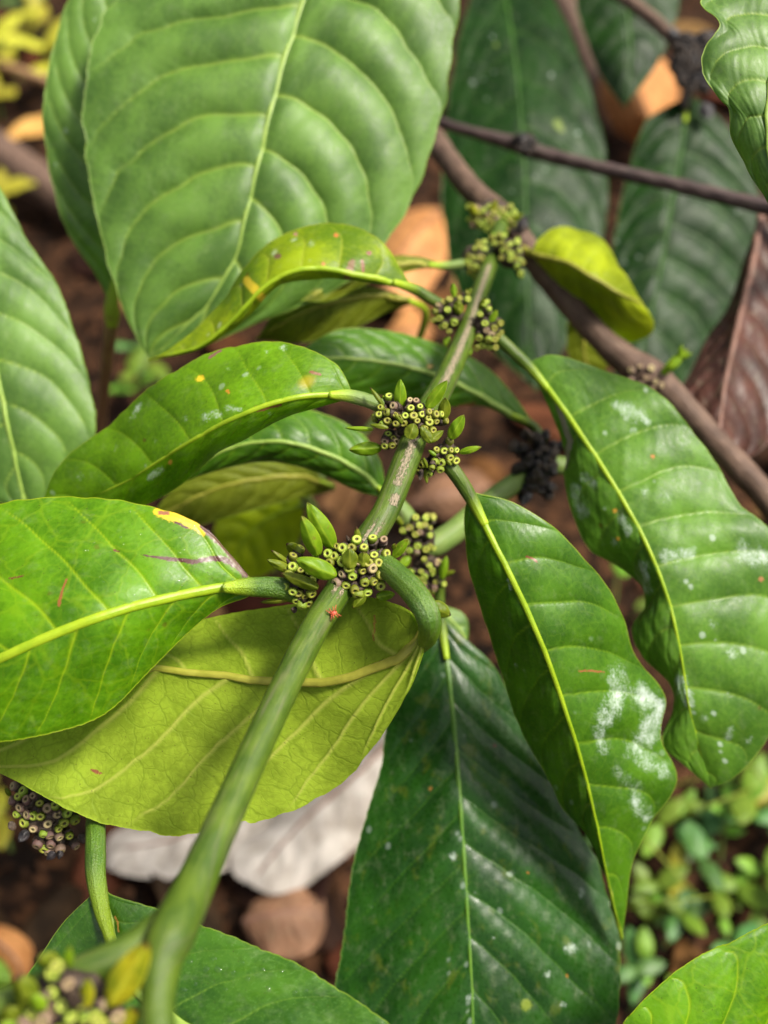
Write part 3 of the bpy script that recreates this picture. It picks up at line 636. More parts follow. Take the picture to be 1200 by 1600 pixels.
# --- leaves of the shoot
BR, YL = (0.07, 0.025, 0.02), (0.55, 0.38, 0.015)
leaf(shoot, [(398,917),(350,918),(300,926),(200,950),(100,985),(0,1030),(-90,1075),(-190,1120)],
     [(396,910),(383,893),(352,857),(322,826),(270,800),(200,784),(120,775),(60,780),(0,789),(-90,840),(-150,960),(-190,1120)],
     [(396,926),(385,934),(342,950),(292,990),(240,1040),(190,1095),(140,1128),(80,1145),(0,1158),(-80,1165),(-140,1150),(-190,1120)],
     [238,232,226,224,226,232], [0,6,12,14,10,0], [0,5,7,6,4,0], (M_bright, M_under), nu=230, nv=170, nveins=8, sweep=(0.16,0.17), vcurve=0.0, vpow=1.1, quilt=0.6, arch=1.2, rib=(1.15,0.95), ribup=-0.1, ribmat=M_rib, vw=0.6, seed=1, wave=0.5,
     stains=[([(222,869),(262,875),(300,877),(345,874),(372,884),(384,898)],[1.5,4,5,6,9,8],BR), ([(318,824),(345,850),(365,880),(380,897)],[6,7,5,4],(0.09,0.045,0.02)), ([(245,800),(285,812),(318,832)],[8,12,8],YL), ([(318,822),(330,834)],[7,6],BR), ([(272,818),(292,827)],[2,2.5],BR), ([(250,801),(262,802)],[4,4],(0.25,0.1,0.05)),
             ([(107,908),(95,950)],[2,3.5],(0.2,0.08,0.02)), ([(22,910),(42,905)],[2.2,2.2],(0.14,0.06,0.02)), ([(178,864),(186,866)],[2.5,2],(0.12,0.05,0.02))],
     petiole=[(462,925,240,2.6),(440,919,239,2.4),(412,917,238,2.3),(385,917,236.5,2.0),(350,918,234,1.1)], petmat=M_pet)
SHARP = dict(LAST)
# underside leaf: its petiole turns over and the blade hangs below the stem
leaf(shoot, [(664,985),(655,1003),(640,1018),(600,1040),(550,1058),(490,1066),(400,1062),(300,1050),(230,1046),(120,1070),(0,1130),(-60,1180)],
     [(672,975),(664,1010),(655,1040),(640,1078),(612,1125),(572,1180),(532,1224),(470,1262),(400,1287),(375,1284),(300,1303),(240,1300),(180,1290),(120,1272),(60,1240),(0,1208),(-60,1180)],
     [(655,975),(640,955),(605,940),(560,932),(500,938),(440,946),(370,958),(300,972),(220,1000),(120,1050),(30,1110),(-60,1180)],
     [232,238,246,250,252,252,250], [-2,-5,-8,-8,-6,0], [0,8,12,12,8,0], (M_under, M_mid), nu=230, nv=170, nveins=7, sweep=(0.42,0.06), vcurve=0.0, vpow=1.0, quilt=-0.45, groove=-0.5, arch=-1.0, rib=(1.2,0.5), ribmat=M_rib_olive, ribup=0.4, vw=0.75, vrelief=-0.35, seed=2, wave=0.6,
     stains=[([(140,1203),(148,1206),(157,1210)],[2.5,4,2.5],(0.2,0.07,0.03)), ([(585,960),(582,1000)],[2.5,2],(0.32,0.2,0.03))],
     petiole=[(588,872,238,2.4),(612,892,234,2.6),(640,918,229,2.7),(662,948,225,2.7),(671,974,225,2.5),(668,996,229,2.1),(655,1012,237,1.5),(630,1026,243,1.1),(600,1040,246,0.8)], petmat=M_pet)
blade('leaf_lobe', at(672, 945, 228), at(704, 962, 229), mm(26, 228), M_bracto, shoot, fold=0.5, curve=0.2, seed=9)
# right leaf under node two
leaf(shoot, [(736,778),(770,845),(810,925),(848,1010),(880,1100),(910,1195),(935,1300),(955,1400),(972,1470)],
     [(732,772),(726,800),(727,840),(735,890),(760,980),(790,1070),(820,1150),(862,1228),(880,1265),(915,1300),(936,1340),(955,1390),(972,1470)],
     [(744,770),(800,784),(860,820),(910,868),(950,920),(974,965),(990,1020),(1038,1085),(1032,1150),(1056,1215),(1015,1290),(988,1350),(978,1420),(972,1470)],
     [258,256,258,264,272,280,290], [0,9,13,14,10,4,0], [0,2,8,12,10,5,0], (M_mid, M_under), nu=230, nv=160, nveins=10, sweep=0.06, vcurve=0.05, quilt=1.0, arch=0.5, rib=(0.9,0.2), ribup=0.0, ribmat=M_rib, vw=0.5, seed=3, wave=0.5,
     lich=[([(960,1050),(965,1080),(940,1120)],[20,24,22],1.0), ([(1000,1085),(1025,1110),(1005,1150)],[26,30,26],1.15), ([(930,1135),(940,1165)],[14,14],0.9), ([(985,1170),(1030,1200)],[22,24],0.9), ([(960,1200),(990,1230)],[14,18],0.7), ([(990,1250),(1010,1275)],[18,16],0.9), ([(797,905),(800,918)],[6,6],1.0), ([(985,1250),(1000,1270)],[25,25],0.5), ([(810,1035)],[6],0.9)],
     stains=[ ([(900,1046),(938,1046)],[2.5,2],(0.25,0.1,0.03)), ([(822,868),(838,876)],[2.5,2],(0.18,0.07,0.03))],
     petiole=[(700,725,257,1.9),(715,745,257,1.8),(736,778,258,1.6),(758,820,257.5,1.0)], petmat=M_stem)
# big lichened leaf from node three
leaf(shoot, [(826,572),(860,612),(905,675),(960,760),(1010,850),(1045,940),(1065,1030),(1078,1110),(1110,1232)],
     [(824,574),(848,616),(870,660),(885,712),(878,745),(895,800),(925,860),(970,890),(1000,915),(1009,950),(990,985),(1010,1030),(1045,1070),(1050,1110),(1036,1160),(1070,1195),(1110,1232)],
     [(834,562),(870,555),(950,580),(1025,612),(1090,680),(1130,740),(1160,790),(1205,830),(1240,900),(1245,1000),(1235,1080),(1195,1160),(1150,1212),(1110,1232)],
     [298,292,286,282,280,282,290], [0,8,10,9,6,0], [0,2,4,4,2,0], (M_lich, M_under), nu=230, nv=180, nveins=11, sweep=0.02, vcurve=0.04, quilt=1.2, arch=0.6, ribup=0.0, rib=(0.85,0.25), ribmat=M_rib, vw=0.6, seed=4, wave=1.2, wfreq=4,
     lich=[([(965,635),(985,645),(1010,660)],[14,20,10],1.0), ([(988,675)],[9],0.9), ([(900,765),(915,800)],[16,16],0.95), ([(915,745),(930,755)],[12,10],0.9), ([(970,800),(985,830)],[10,10],0.9), ([(1010,880),(1015,920)],[12,12],1.0), ([(1040,870),(1075,865)],[16,16],1.0), ([(1160,865),(1190,870)],[26,20],1.0), ([(1005,770)],[10],0.8), ([(1040,780)],[18],0.7), ([(1065,1060),(1078,1100)],[12,12],1.0), ([(1140,1020)],[14],0.9), ([(1110,975)],[10],0.9), ([(1140,1140),(1135,1150)],[12,10],0.9), ([(1170,1155)],[10],0.8), ([(1030,700)],[8],0.6), ([(965,845)],[12],0.7), ([(1100,1120)],[10],0.8)],
     stains=[([(1018,712)],[4],(0.4,0.16,0.03)), ([(962,798)],[5],(0.45,0.25,0.03)), ([(970,838)],[4],(0.45,0.25,0.03)), ([(1185,905)],[6],(0.3,0.14,0.05)), ([(872,625),(893,690),(885,730)],[4,6,6],(0.2,0.19,0.13))],
     petiole=[(772,522,300,1.7),(800,548,299,1.7),(826,572,298,1.5),(860,612,296,0.9)], petmat=M_stem)
# speckled leaf left of node two
leaf(shoot, [(548,618),(515,617),(470,620),(415,634),(350,662),(280,702),(200,752),(120,785),(60,800)],
     [(548,610),(540,590),(520,565),(475,543),(430,535),(390,536),(340,547),(290,572),(220,618),(165,668),(120,700),(85,740),(60,800)],
     [(548,624),(525,629),(490,639),(440,655),(390,680),(340,708),(298,747),(258,772),(225,790),(180,812),(120,818),(60,800)],
     [256,252,252,258,268,280,290], [0,7,10,10,6,0], [0,6,8,8,4,0], (M_speck, M_under), nu=200, nv=140, nveins=8, sweep=(0.1,0.1), vcurve=0.0, quilt=0.6, arch=1.2, rib=(0.75,0.2), ribup=0.0, ribmat=M_rib, vw=0.45, seed=5, wave=0.6,
     lich=[([(418,552)],[7],1.0), ([(445,548)],[9],1.0), ([(360,580)],[6],0.9), ([(330,655),(345,650)],[12,10],0.9), ([(222,633),(210,655)],[7,9],1.0), ([(240,740),(255,730)],[10,9],0.9), ([(105,700)],[12],0.7), ([(130,745)],[10],0.8), ([(295,655)],[8],0.8), ([(360,640),(380,642)],[7,5],0.9), ([(420,640)],[5],0.9), ([(250,690)],[7],0.7), ([(185,700)],[9],0.7)],
     stains=[([(315,595)],[8],(0.6,0.45,0.02)), ([(360,614)],[5],(0.5,0.24,0.02)), ([(485,583),(498,588)],[3,3],(0.16,0.07,0.02)), ([(255,578),(235,600)],[5,4],(0.2,0.1,0.06)), ([(268,718)],[5],(0.45,0.25,0.03)), ([(330,558),(345,550)],[4,4],(0.2,0.1,0.07)), ([(400,636),(440,630)],[2.5,2],(0.2,0.09,0.03))],
     petiole=[(605,640,258,1.7),(580,628,257,1.7),(548,619,256,1.6),(515,617,254,0.9)], petmat=M_stem_pale)
# yellow spotted leaf left of node three
leaf(shoot, [(640,448),(600,438),(560,430),(500,420),(450,428),(408,455),(365,500),(310,542),(230,563)],
     [(640,442),(625,418),(608,392),(575,363),(528,347),(480,352),(430,376),(388,415),(352,462),(310,512),(265,545),(230,563)],
     [(640,453),(600,445),(555,440),(505,432),(460,438),(425,455),(398,478),(350,522),(300,551),(230,563)],
     [296,290,288,290,294,298], [0,6,10,9,5,0], [0,4,5,5,3,0], (M_spot, M_olive), nu=180, nv=120, nveins=8, sweep=-0.02, quilt=0.6, arch=1.0, rib=(0.9,0.3), ribmat=M_rib, vw=0.6, seed=6, wave=1.0,
     lich=[([(487,383)],[9],0.9), ([(432,400)],[10],0.8), ([(380,450)],[10],0.6)],
     stains=[([(437,405)],[7],(0.14,0.08,0.04)), ([(464,366)],[5],(0.3,0.17,0.1)), ([(525,370)],[5],(0.4,0.14,0.03)), ([(575,397)],[5],(0.2,0.08,0.05)), ([(550,415),(545,428)],[8,8],(0.16,0.09,0.03)), ([(565,410),(568,428)],[3,3],(0.2,0.08,0.04)), ([(505,415)],[5],(0.35,0.16,0.03)), ([(390,440),(405,460)],[9,9],(0.5,0.38,0.02)), ([(340,470)],[6],(0.3,0.18,0.05))],
     petiole=[(700,480,302,1.4),(675,468,300,1.5),(650,453,298,1.5),(615,441,293,0.9)], petmat=M_stem)
# leaf at node four, pointing left, and the olive blade hanging below the spotted leaf
leaf(shoot, [(690,415),(660,412),(620,412),(570,425),(520,445),(470,470)],
     [(690,410),(655,401),(615,400),(560,410),(515,430),(470,470)], [(690,418),(660,420),(625,428),(570,445),(515,470),(470,470)],
     [340,335,330,326,322], [0,3,3,0], [0,2,3,0], (M_olive, M_mid), nu=60, nv=40, nveins=6, quilt=0.4, rib=(0.9,0.3), ribmat=M_rib_olive, seed=7,
     petiole=[(742,408,345,1.5),(715,413,343,1.4),(690,415,340,1.2),(670,414,337,0.7)], petmat=M_stem_pale)

# ================================================================== WOODY BRANCH
wood = thing('woody_branch', 'thick brown bark branch running diagonally behind the green shoot, knotted node', 'branch', at(420, 180, 1040))
tube_px('stem', [(395,190,1120,7.5),(480,170,950,6.5),(600,160,640,5.2),(660,195,470,4.6),(700,250,410,4.3),(740,300,385,4.2),(790,345,372,4.6),(830,400,365,4.2),(880,462,360,4.1),(940,530,356,4.2),(985,568,354,5.2),(1015,590,353,6.0),(1048,615,352,4.6),(1110,682,348,4.2),(1200,780,342,4.3),(1300,900,335,4.4),(1600,1250,320,4.6),(2200,1900,300,4.8)], M_wood, wood, n=260, seg=22, bumpy=0.06,
        cork=lambda u, an: (0.85 * np.exp(-((an - 0.1) / 0.6) ** 2) if u > 0.46 else 0.12 * np.exp(-((an) / 0.8) ** 2)))
cluster(wood, (1008, 590, 351), [(985,578),(1000,572),(1018,575),(1030,588),(1035,602),(1020,608),(1000,602),(985,595),(1010,590),(1045,606),(1025,596),(1040,618)], 5.5, 8.5, kind=0, purple=1.0, seed=21, core_mat=M_calyx, bracts=[((1035,585),(1075,545),16,M_bract,(-6,-8)), ((1055,562),(1082,552),9,M_bract,(-7,-9)), ((1045,575),(1066,560),12,M_bract,(-8,-8)), ((1060,560),(1066,538),8,M_bract,(-7,-9))])
cluster(wood, (770, 335, 366), [(735 + 11 * i + (4 if j % 2 else -3), 322 + 10 * j + (i % 3) * 3) for i in range(7) for j in range(4)], 5.2, 10, purple=0.12, seed=22, bracts=[((745,335),(735,318),12,M_bracty,(-5,-6)), ((800,345),(818,333),10,M_bracto,(-4,-5)), ((770,330),(775,312),10,M_bracty,(-5,-6))])
cluster(wood, (812, 352, 366), [(795,342),(806,350),(818,358),(826,368),(800,360),(812,372)], 5.5, 6, kind=2, seed=23, core_mat=M_black)
leaf(wood, [(832,396),(855,402),(890,412),(930,435),(965,458),(992,470),(1010,482)],
     [(832,392),(840,375),(866,357),(900,356),(938,375),(965,410),(985,445),(1010,482)],
     [(832,400),(850,420),(870,450),(900,490),(940,520),(985,535),(1015,525),(1022,505),(1010,482)],
     [354,346,342,344,350], [0,18,16,0], [0,16,30,18,0], (M_lime, M_olive), nu=110, nv=80, nveins=7, quilt=0.5, arch=1.5, rib=(0.9,0.4), ribmat=M_rib_olive, seed=24, wave=0.8, lich=[],
     petiole=[(815,390,362,1.6),(832,396,357,1.3),(850,401,354,0.8)], petmat=M_rib_olive)
leaf(wood, [(905,500),(912,530),(915,560),(930,600)], [(890,480),(885,520),(893,565),(930,600)], [(935,495),(945,530),(950,570),(930,600)], [378,382,386,392], 0, 6, (M_olive, M_lime), nu=50, nv=40, nveins=5, quilt=0.4, ribmat=M_rib_olive, rib=(0.7,0.3), seed=25,
     petiole=[(893,478,362,1.4),(898,490,370,1.2),(905,500,378,1.0)], petmat=M_rib_olive)

# thin dark twig crossing above, with the glossy leaf of the upper right corner on its far end
twig = thing('dark_twig', 'thin dark purple brown twig with a knotty swelling, crossing dark leaves', 'twig', at(660, 180, 455))
tube_px('stem', [(640,170,480,2.2),(690,192,440,2.2),(740,207,430,2.2),(795,222,425,2.9),(820,228,424,4.2),(840,238,423,2.9),(950,265,412,2.6),(1060,290,402,2.7),(1150,312,394,2.8),(1200,323,390,3.0),(1300,340,380,3.2),(1350,260,340,2.8),(1330,60,280,2.2),(1300,-60,258,2.0)], M_twig, twig, n=150, seg=14, bumpy=0.09)
cluster(twig, (820, 224, 420), [(805,212),(815,208),(828,212),(836,222),(812,232),(828,236),(820,222)], 6, 5, kind=2, seed=31, core_mat=M_black)
leaf(twig, [(1265,-60),(1235,20),(1210,100),(1200,200),(1215,330),(1230,380)],
     [(1250,-65),(1150,-50),(1095,0),(1121,42),(1104,70),(1098,92),(1106,130),(1138,165),(1143,215),(1165,262),(1196,304),(1230,380)],
     [(1275,-55),(1330,30),(1350,120),(1340,230),(1280,330),(1230,380)], [262,254,250,250,254], [0,4,2,6,0], [0,8,10,0], (M_pale, M_under), nu=160, nv=110, nveins=9, quilt=0.9, arch=0, rib=(1.2,0.5), ribmat=M_rib_pale, seed=32, wave=1.5, wfreq=4,
     petiole=[(1305,-75,259,1.6),(1285,-70,260,1.6),(1265,-60,262,1.4),(1250,-30,260,0.8)], petmat=M_stem)

# ================================================================== REAR SHOOT with the dark drooping leaf
rear = thing('rear_coffee_shoot', 'pale green side shoot with a blackened cluster and a long dark drooping leaf', 'coffee branch', at(1130, 705, 352))
tube_px('stem', [(1135,705,350,2.6),(1060,740,346,2.7),(960,735,340,2.8),(880,728,335,2.9),(840,728,332,3.0),(800,757,326,3.1),(750,795,318,3.3),(700,838,311,3.5),(665,850,308,3.4),(630,800,306,2.6),(610,780,306,2.4)], M_stem_pale, rear, n=120, seg=18, bumpy=0.03)
rg = np.random.default_rng(5)
k1 = [(625 + 60 * rg.random(), 805 + 62 * rg.random()) for _ in range(26)]
cluster(rear, (655, 838, 303), k1, 5.2, 8.5, purple=0.25, seed=41, bracts=[((690,905),(698,868),12,M_bract,(-5,-6)), ((640,870),(622,890),14,M_bract,(-4,-5)), ((630,820),(610,800),10,M_bracto,(-3,-4))])
k2 = [(640 + 55 * rg.random(), 868 + 62 * rg.random()) for _ in range(24)]
cluster(rear, (668, 890, 303), k2, 5.0, 8.5, purple=0.25, seed=42, bracts=[((655,905),(632,910),16,M_bracto,(-4,-5)), ((690,900),(712,892),8,M_bracto,(-3,-4))])
k3 = [(800 + 78 * rg.random(), 672 + 112 * rg.random()) for _ in range(44)]
cluster(rear, (840, 726, 328), k3, 6.0, 11.5, kind=2, seed=43, core_mat=M_black, bracts=[((838,690),(818,668),10,M_calyx,(-4,-5)), ((860,745),(868,728),16,M_black,(-6,-7)), ((830,770),(815,790),14,M_black,(-5,-6)), ((870,700),(885,690),14,M_black,(-3,-4))])
leaf(rear, [(690,975),(698,1030),(705,1090),(715,1200),(725,1340),(735,1500),(740,1620),(742,1720)],
     [(686,975),(655,1008),(628,1060),(602,1140),(594,1200),(568,1290),(553,1350),(545,1420),(532,1490),(522,1550),(545,1620),(620,1680),(742,1720)],
     [(696,970),(738,1008),(775,1045),(815,1120),(855,1200),(890,1270),(935,1350),(962,1450),(968,1540),(950,1620),(860,1690),(742,1720)],
     [306,300,294,290,286,282,280], [0,4,6,6,4,0], [0,8,10,8,4,0], (M_deep, M_under), nu=220, nv=170, nveins=10, sweep=0.17, vcurve=0.0, vpow=1.0, quilt=1.2, arch=0.2, ribup=-0.1, rib=(0.75,0.4), ribmat=M_rib_dark, vw=0.45, seed=44, wave=0.6,
     lich=[([(708,1337)],[9],1.0), ([(795,1364)],[10],1.0), ([(886,1480)],[14],1.0), ([(852,1520)],[9],1.0), ([(735,1558)],[9],1.0), ([(876,1568)],[7],1.0), ([(905,1400)],[5],1.0), ([(745,1285)],[5],0.9), ([(769,1463)],[4],0.9)],
     stains=[([(672,1232)],[4],(0.2,0.1,0.02)), ([(885,1526)],[4],(0.3,0.12,0.02)), ([(768,1165)],[4],(0.14,0.04,0.03)), ([(822,1364)],[3],(0.35,0.12,0.02)), ([(820,1570)],[12],(0.12,0.16,0.02))],
     petiole=[(688,900,303,1.4),(686,930,306,1.5),(690,975,306,1.4),(698,1030,302,0.8)], petmat=M_stem)
leaf(rear, [(830,662),(800,648),(750,618),(690,590),(620,570),(540,560),(450,560)],
     [(830,655),(800,615),(762,575),(705,545),(620,520),(530,515),(450,560)], [(830,667),(800,655),(752,634),(700,635),(630,622),(540,610),(450,560)],
     [330,328,324,320,316,312], [0,4,6,4,0], [0,3,4,3,0], (M_mid, M_under), nu=130, nv=90, nveins=9, quilt=0.5, arch=0.8, rib=(0.9,0.3), ribmat=M_rib_pale, seed=45, vw=0.4,
     lich=[([(660,600)],[7],0.8)], stains=[([(670,575)],[5],(0.4,0.25,0.05)), ([(715,633),(740,630)],[4,3],(0.2,0.08,0.02))],
     petiole=[(846,690,330,1.3),(842,676,330,1.3),(830,662,330,1.2),(800,648,328,0.6)], petmat=M_stem)
leaf(rear, [(690,955),(712,975),(728,1000),(722,1035)], [(690,950),(698,985),(706,1015),(722,1035)], [(692,945),(725,960),(732,990),(722,1035)], [318,318,318,320], 0, 2, (M_pale, M_under), nu=40, nv=30, nveins=4, quilt=0.2, ribmat=M_rib_pale, rib=(0.5,0.2), seed=46,
     petiole=[(690,910,306,1.0),(690,935,314,0.9),(690,955,318,0.7)], petmat=M_stem)
# leaves behind node two / under the speckled leaf, on the same shoot
leaf(rear, [(604,775),(560,735),(500,705),(430,690),(350,705),(270,760)], [(604,770),(592,715),(555,670),(480,640),(400,640),(330,675),(270,760)], [(604,778),(560,768),(505,742),(450,725),(400,722),(330,738),(270,760)],
     [306,304,300,300,304], [0,4,6,0], [0,4,4,0], (M_mid, M_olive), nu=110, nv=80, nveins=8, quilt=0.6, arch=1.5, rib=(0.8,0.3), ribmat=M_rib_pale, seed=47, vw=0.4, petiole=[(625,800,306,1.4),(612,785,306,1.3),(604,775,306,1.1),(590,760,305,0.6)], petmat=M_stem)

# ================================================================== low shoot at the left: stubs, petiole and the wet leaf
low = thing('low_coffee_shoot', 'stub cluster peeking out below the yellow green underside, above a wet green leaf', 'coffee branch', at(60, 1080, float(ground_depth(60, 1080, 0.0))))
gd = float(ground_depth(60, 1080, -0.01))
tube_px('stem', [(60,1080,gd,3.5),(70,1120,480,3.3),(90,1180,350,3.2),(105,1225,300,3.1),(112,1242,285,3.0),(130,1240,276,2.9)], M_stem, low, n=50, seg=16)
cll = [(70,180),(128,205),(190,237),(57,262),(100,240),(150,255),(107,310),(85,350),(275,312),(338,350),(187,360),(235,362),(280,405),(190,437),(347,438),(378,402),(448,390),(253,475),(295,480),(352,488),(410,478),(213,537),(295,535),(450,540),(355,565),(280,580),(255,560),(230,280),(130,400),(400,340),(320,290),(150,350)]
cluster(low, (70, 1275, 258), cll, 7.0, 9.5, Z0, purple=0.45, seed=51, squash=0.4, bracts=[((160,440),(110,510),60,M_black,(-3,-4)), ((90,400),(50,430),60,M_calyx,(-2,-3)), ((320,570),(275,612),50,M_black,(-4,-4)), ((350,560),(345,610),40,M_black,(-3,-3)), ((470,460),(490,520),50,M_calyx,(-3,-3)), ((60,240),(30,190),30,M_bracto,(0,-1)), ((400,330),(360,300),60,M_bracto,(-3,-4))], core_mat=M_calyx)
leaf(low, [(152,1392),(162,1430),(178,1480),(215,1545),(290,1605),(400,1655),(560,1720),(700,1760)],
     [(140,1388),(138,1402),(100,1440),(60,1500),(25,1560),(30,1640),(100,1720),(250,1790),(450,1820),(600,1800),(700,1760)],
     [(163,1388),(175,1398),(220,1412),(300,1440),(400,1478),(480,1515),(560,1565),(620,1605),(690,1670),(700,1760)],
     [236,232,226,220,216,214,216], [0,6,8,6,3,0], [0,3,5,5,3,0], (M_wet, M_under), nu=200, nv=150, nveins=8, sweep=0.08, quilt=0.8, arch=0.8, groove=1.0, rib=(1.5,0.7), ribmat=M_rib_pale, vw=0.5, seed=52, wave=0.8,
     stains=[([(182,1432),(188,1455)],[2.5,2],(0.35,0.2,0.04))],
     petiole=[(138,1200,290,2.4),(146,1245,268,2.4),(149,1290,250,2.4),(149,1335,242,2.35),(150,1370,238,2.2),(160,1425,234,1.7),(175,1475,229,1.0)], petmat=M_pet)

WET = dict(LAST)

# ================================================================== leaves of neighbouring shoots
up = thing('upper_coffee_shoot', 'leafy shoot whose broad pale sheened leaf with ribbed veins hangs at the top', 'coffee branch', at(420, 120, 1000))
gd = float(ground_depth(420, 140, -0.01))
tube_px('stem', [(420,140,gd,4.5),(430,60,800,4.0),(455,-20,560,3.4),(480,-90,420,3.0),(500,-120,350,2.8)], M_stem, up, n=50, seg=14)
leaf(up, [(492,-75),(475,0),(440,110),(410,230),(385,335),(368,400),(320,480),(232,560)],
     [(480,-80),(330,-70),(220,-40),(165,20),(140,105),(133,200),(143,300),(158,370),(178,440),(200,500),(232,560)],
     [(505,-75),(640,-80),(705,-40),(719,10),(706,90),(690,180),(660,270),(605,380),(520,455),(400,505),(320,540),(232,560)],
     [330,326,322,320,320,322,326], [0,8,10,8,4,0], [0,6,8,8,4,0], (M_pale, M_under), nu=250, nv=180, nveins=8, sweep=(0.34,0.3), vcurve=0.04, vpow=1.25, ribup=0.0, quilt=3.2, arch=1.0, groove=1.0, rib=(1.1,0.4), ribmat=M_rib_pale, vw=0.85, seed=61, wave=0.6,
     petiole=[(500,-120,352,1.8),(498,-100,338,1.7),(492,-75,330,1.5),(485,-40,328,0.9)], petmat=M_stem)
side = thing('brown_stalked_leaf', 'broad green leaf with a thin brown stalk, half hidden behind the big sheened leaf', 'leaf', at(160, 690, float(ground_depth(160, 690, 0))))
gd = float(ground_depth(160, 690, -0.01))
tube_px('stalk', [(160,690,gd,2.6),(158,660,520,2.3),(162,610,400,2.1),(170,540,362,2.0),(175,490,352,2.4)], M_stick, side, n=50, seg=12)
leaf(side, [(175,470),(185,420),(190,340),(185,240),(180,120),(200,0),(230,-60)],
     [(168,470),(150,430),(110,370),(82,290),(68,190),(80,85),(110,-5),(160,-60),(230,-60)], [(182,468),(230,420),(270,320),(290,200),(300,80),(280,-20),(230,-60)],
     [350,345,342,340,342,346], [0,3,2,0], [0,8,8,0], (M_pale, M_under), nu=130, nv=90, nveins=9, quilt=1.0, rib=(1.2,0.5), ribmat=M_rib_pale, seed=62, wave=0.8, lich=[([(105,205)],[7],1.0), ([(90,258)],[6],1.0), ([(150,33)],[5],0.9), ([(142,265)],[4],0.9)],
     petiole=[(174,510,354,2.0),(175,490,352,2.6),(175,470,350,2.2),(181,435,348,1.2)], petmat=M_petpale)
lsh = thing('left_coffee_shoot', 'large matt pale green leaf leaning in beside the speckled leaf', 'coffee branch', at(20, 600, float(ground_depth(20, 600, 0))))
gd = float(ground_depth(20, 600, -0.01))
tube_px('stem', [(20,600,gd,3.5),(0,540,560,3.2),(-60,400,420,3.0),(-110,250,360,2.8),(-120,180,338,2.6)], M_stem, lsh, n=50, seg=14)
leaf(lsh, [(-90,240),(-60,330),(-30,450),(-5,580),(20,700),(40,800)],
     [(-100,240),(-160,330),(-190,450),(-170,600),(-100,740),(40,800)], [(-80,238),(-30,258),(0,292),(40,370),(92,452),(130,560),(150,650),(140,700),(90,765),(40,800)],
     [322,316,312,312,316], [0,6,0], [0,4,6,4,0], (M_pale, M_under), nu=130, nv=90, nveins=8, quilt=1.1, arch=0.5, rib=(1.2,0.5), ribmat=M_rib_pale, seed=63, vw=0.5,
     petiole=[(-122,175,338,1.8),(-108,210,328,1.7),(-90,240,322,1.5),(-78,280,320,0.8)], petmat=M_stem)
back = thing('background_coffee_shoot', 'shaded shoot behind the dark twig with large dark green hanging leaves', 'coffee branch', at(560, 110, 1200))
gd = float(ground_depth(540, 120, -0.01))
tube_px('stem', [(540,120,gd,5),(590,40,950,4.5),(640,-60,700,4.0),(740,-90,560,3.6),(860,-70,520,3.4),(980,0,500,3.2),(1060,70,488,3.2),(1085,130,482,3.0)], M_wood, back, n=80, seg=14)
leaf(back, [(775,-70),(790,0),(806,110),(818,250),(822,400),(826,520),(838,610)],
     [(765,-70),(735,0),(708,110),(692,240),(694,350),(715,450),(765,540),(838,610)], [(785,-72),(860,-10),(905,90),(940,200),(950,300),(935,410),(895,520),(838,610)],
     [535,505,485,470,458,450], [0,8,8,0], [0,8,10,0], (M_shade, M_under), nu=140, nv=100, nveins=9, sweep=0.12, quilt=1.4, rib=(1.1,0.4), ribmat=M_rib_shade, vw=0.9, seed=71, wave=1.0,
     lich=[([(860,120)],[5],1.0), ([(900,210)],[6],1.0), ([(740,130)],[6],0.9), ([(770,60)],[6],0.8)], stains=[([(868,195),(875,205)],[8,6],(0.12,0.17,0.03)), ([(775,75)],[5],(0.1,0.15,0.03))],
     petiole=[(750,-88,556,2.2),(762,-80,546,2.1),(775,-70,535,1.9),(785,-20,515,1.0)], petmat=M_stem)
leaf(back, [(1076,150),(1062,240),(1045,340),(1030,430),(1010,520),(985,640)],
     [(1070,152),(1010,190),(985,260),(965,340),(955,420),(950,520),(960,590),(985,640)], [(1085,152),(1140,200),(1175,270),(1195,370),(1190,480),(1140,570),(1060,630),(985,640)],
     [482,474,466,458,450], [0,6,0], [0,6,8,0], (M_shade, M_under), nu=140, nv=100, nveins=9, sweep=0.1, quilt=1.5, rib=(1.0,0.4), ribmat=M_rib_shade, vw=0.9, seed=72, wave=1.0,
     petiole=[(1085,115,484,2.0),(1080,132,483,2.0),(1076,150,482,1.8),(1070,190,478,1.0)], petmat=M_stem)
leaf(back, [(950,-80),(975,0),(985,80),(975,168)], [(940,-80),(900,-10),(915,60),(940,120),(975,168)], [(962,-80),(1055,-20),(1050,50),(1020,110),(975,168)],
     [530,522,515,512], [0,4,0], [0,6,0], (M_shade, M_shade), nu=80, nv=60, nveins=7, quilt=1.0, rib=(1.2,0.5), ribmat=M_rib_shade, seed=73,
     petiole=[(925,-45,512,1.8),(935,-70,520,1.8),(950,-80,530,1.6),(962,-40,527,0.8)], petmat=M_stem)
rg = np.random.default_rng(8)
cluster(back, (1082, 105, 478), [(1055 + 55 * rg.random(), 45 + 130 * rg.random()) for _ in range(36)], 6.5, 19, kind=2, seed=74, core_mat=M_black, bracts=[((1065,60),(1045,45),20,M_black,(-4,-6)), ((1100,160),(1110,185),24,M_black,(-4,-6)), ((1090,70),(1120,50),24,M_black,(-4,-6))])
brs = thing('corner_coffee_leaf', 'glossy bright green leaf rising over the weeds', 'leaf', at(1150, 1640, float(ground_depth(1150, 1640, 0))))
gd = float(ground_depth(1150, 1640, -0.01))
tube_px('stalk', [(1150,1640,gd,2.6),(1170,1660,420,2.4),(1200,1720,330,2.2),(1240,1790,280,2.0)], M_stem, brs, n=40, seg=12)
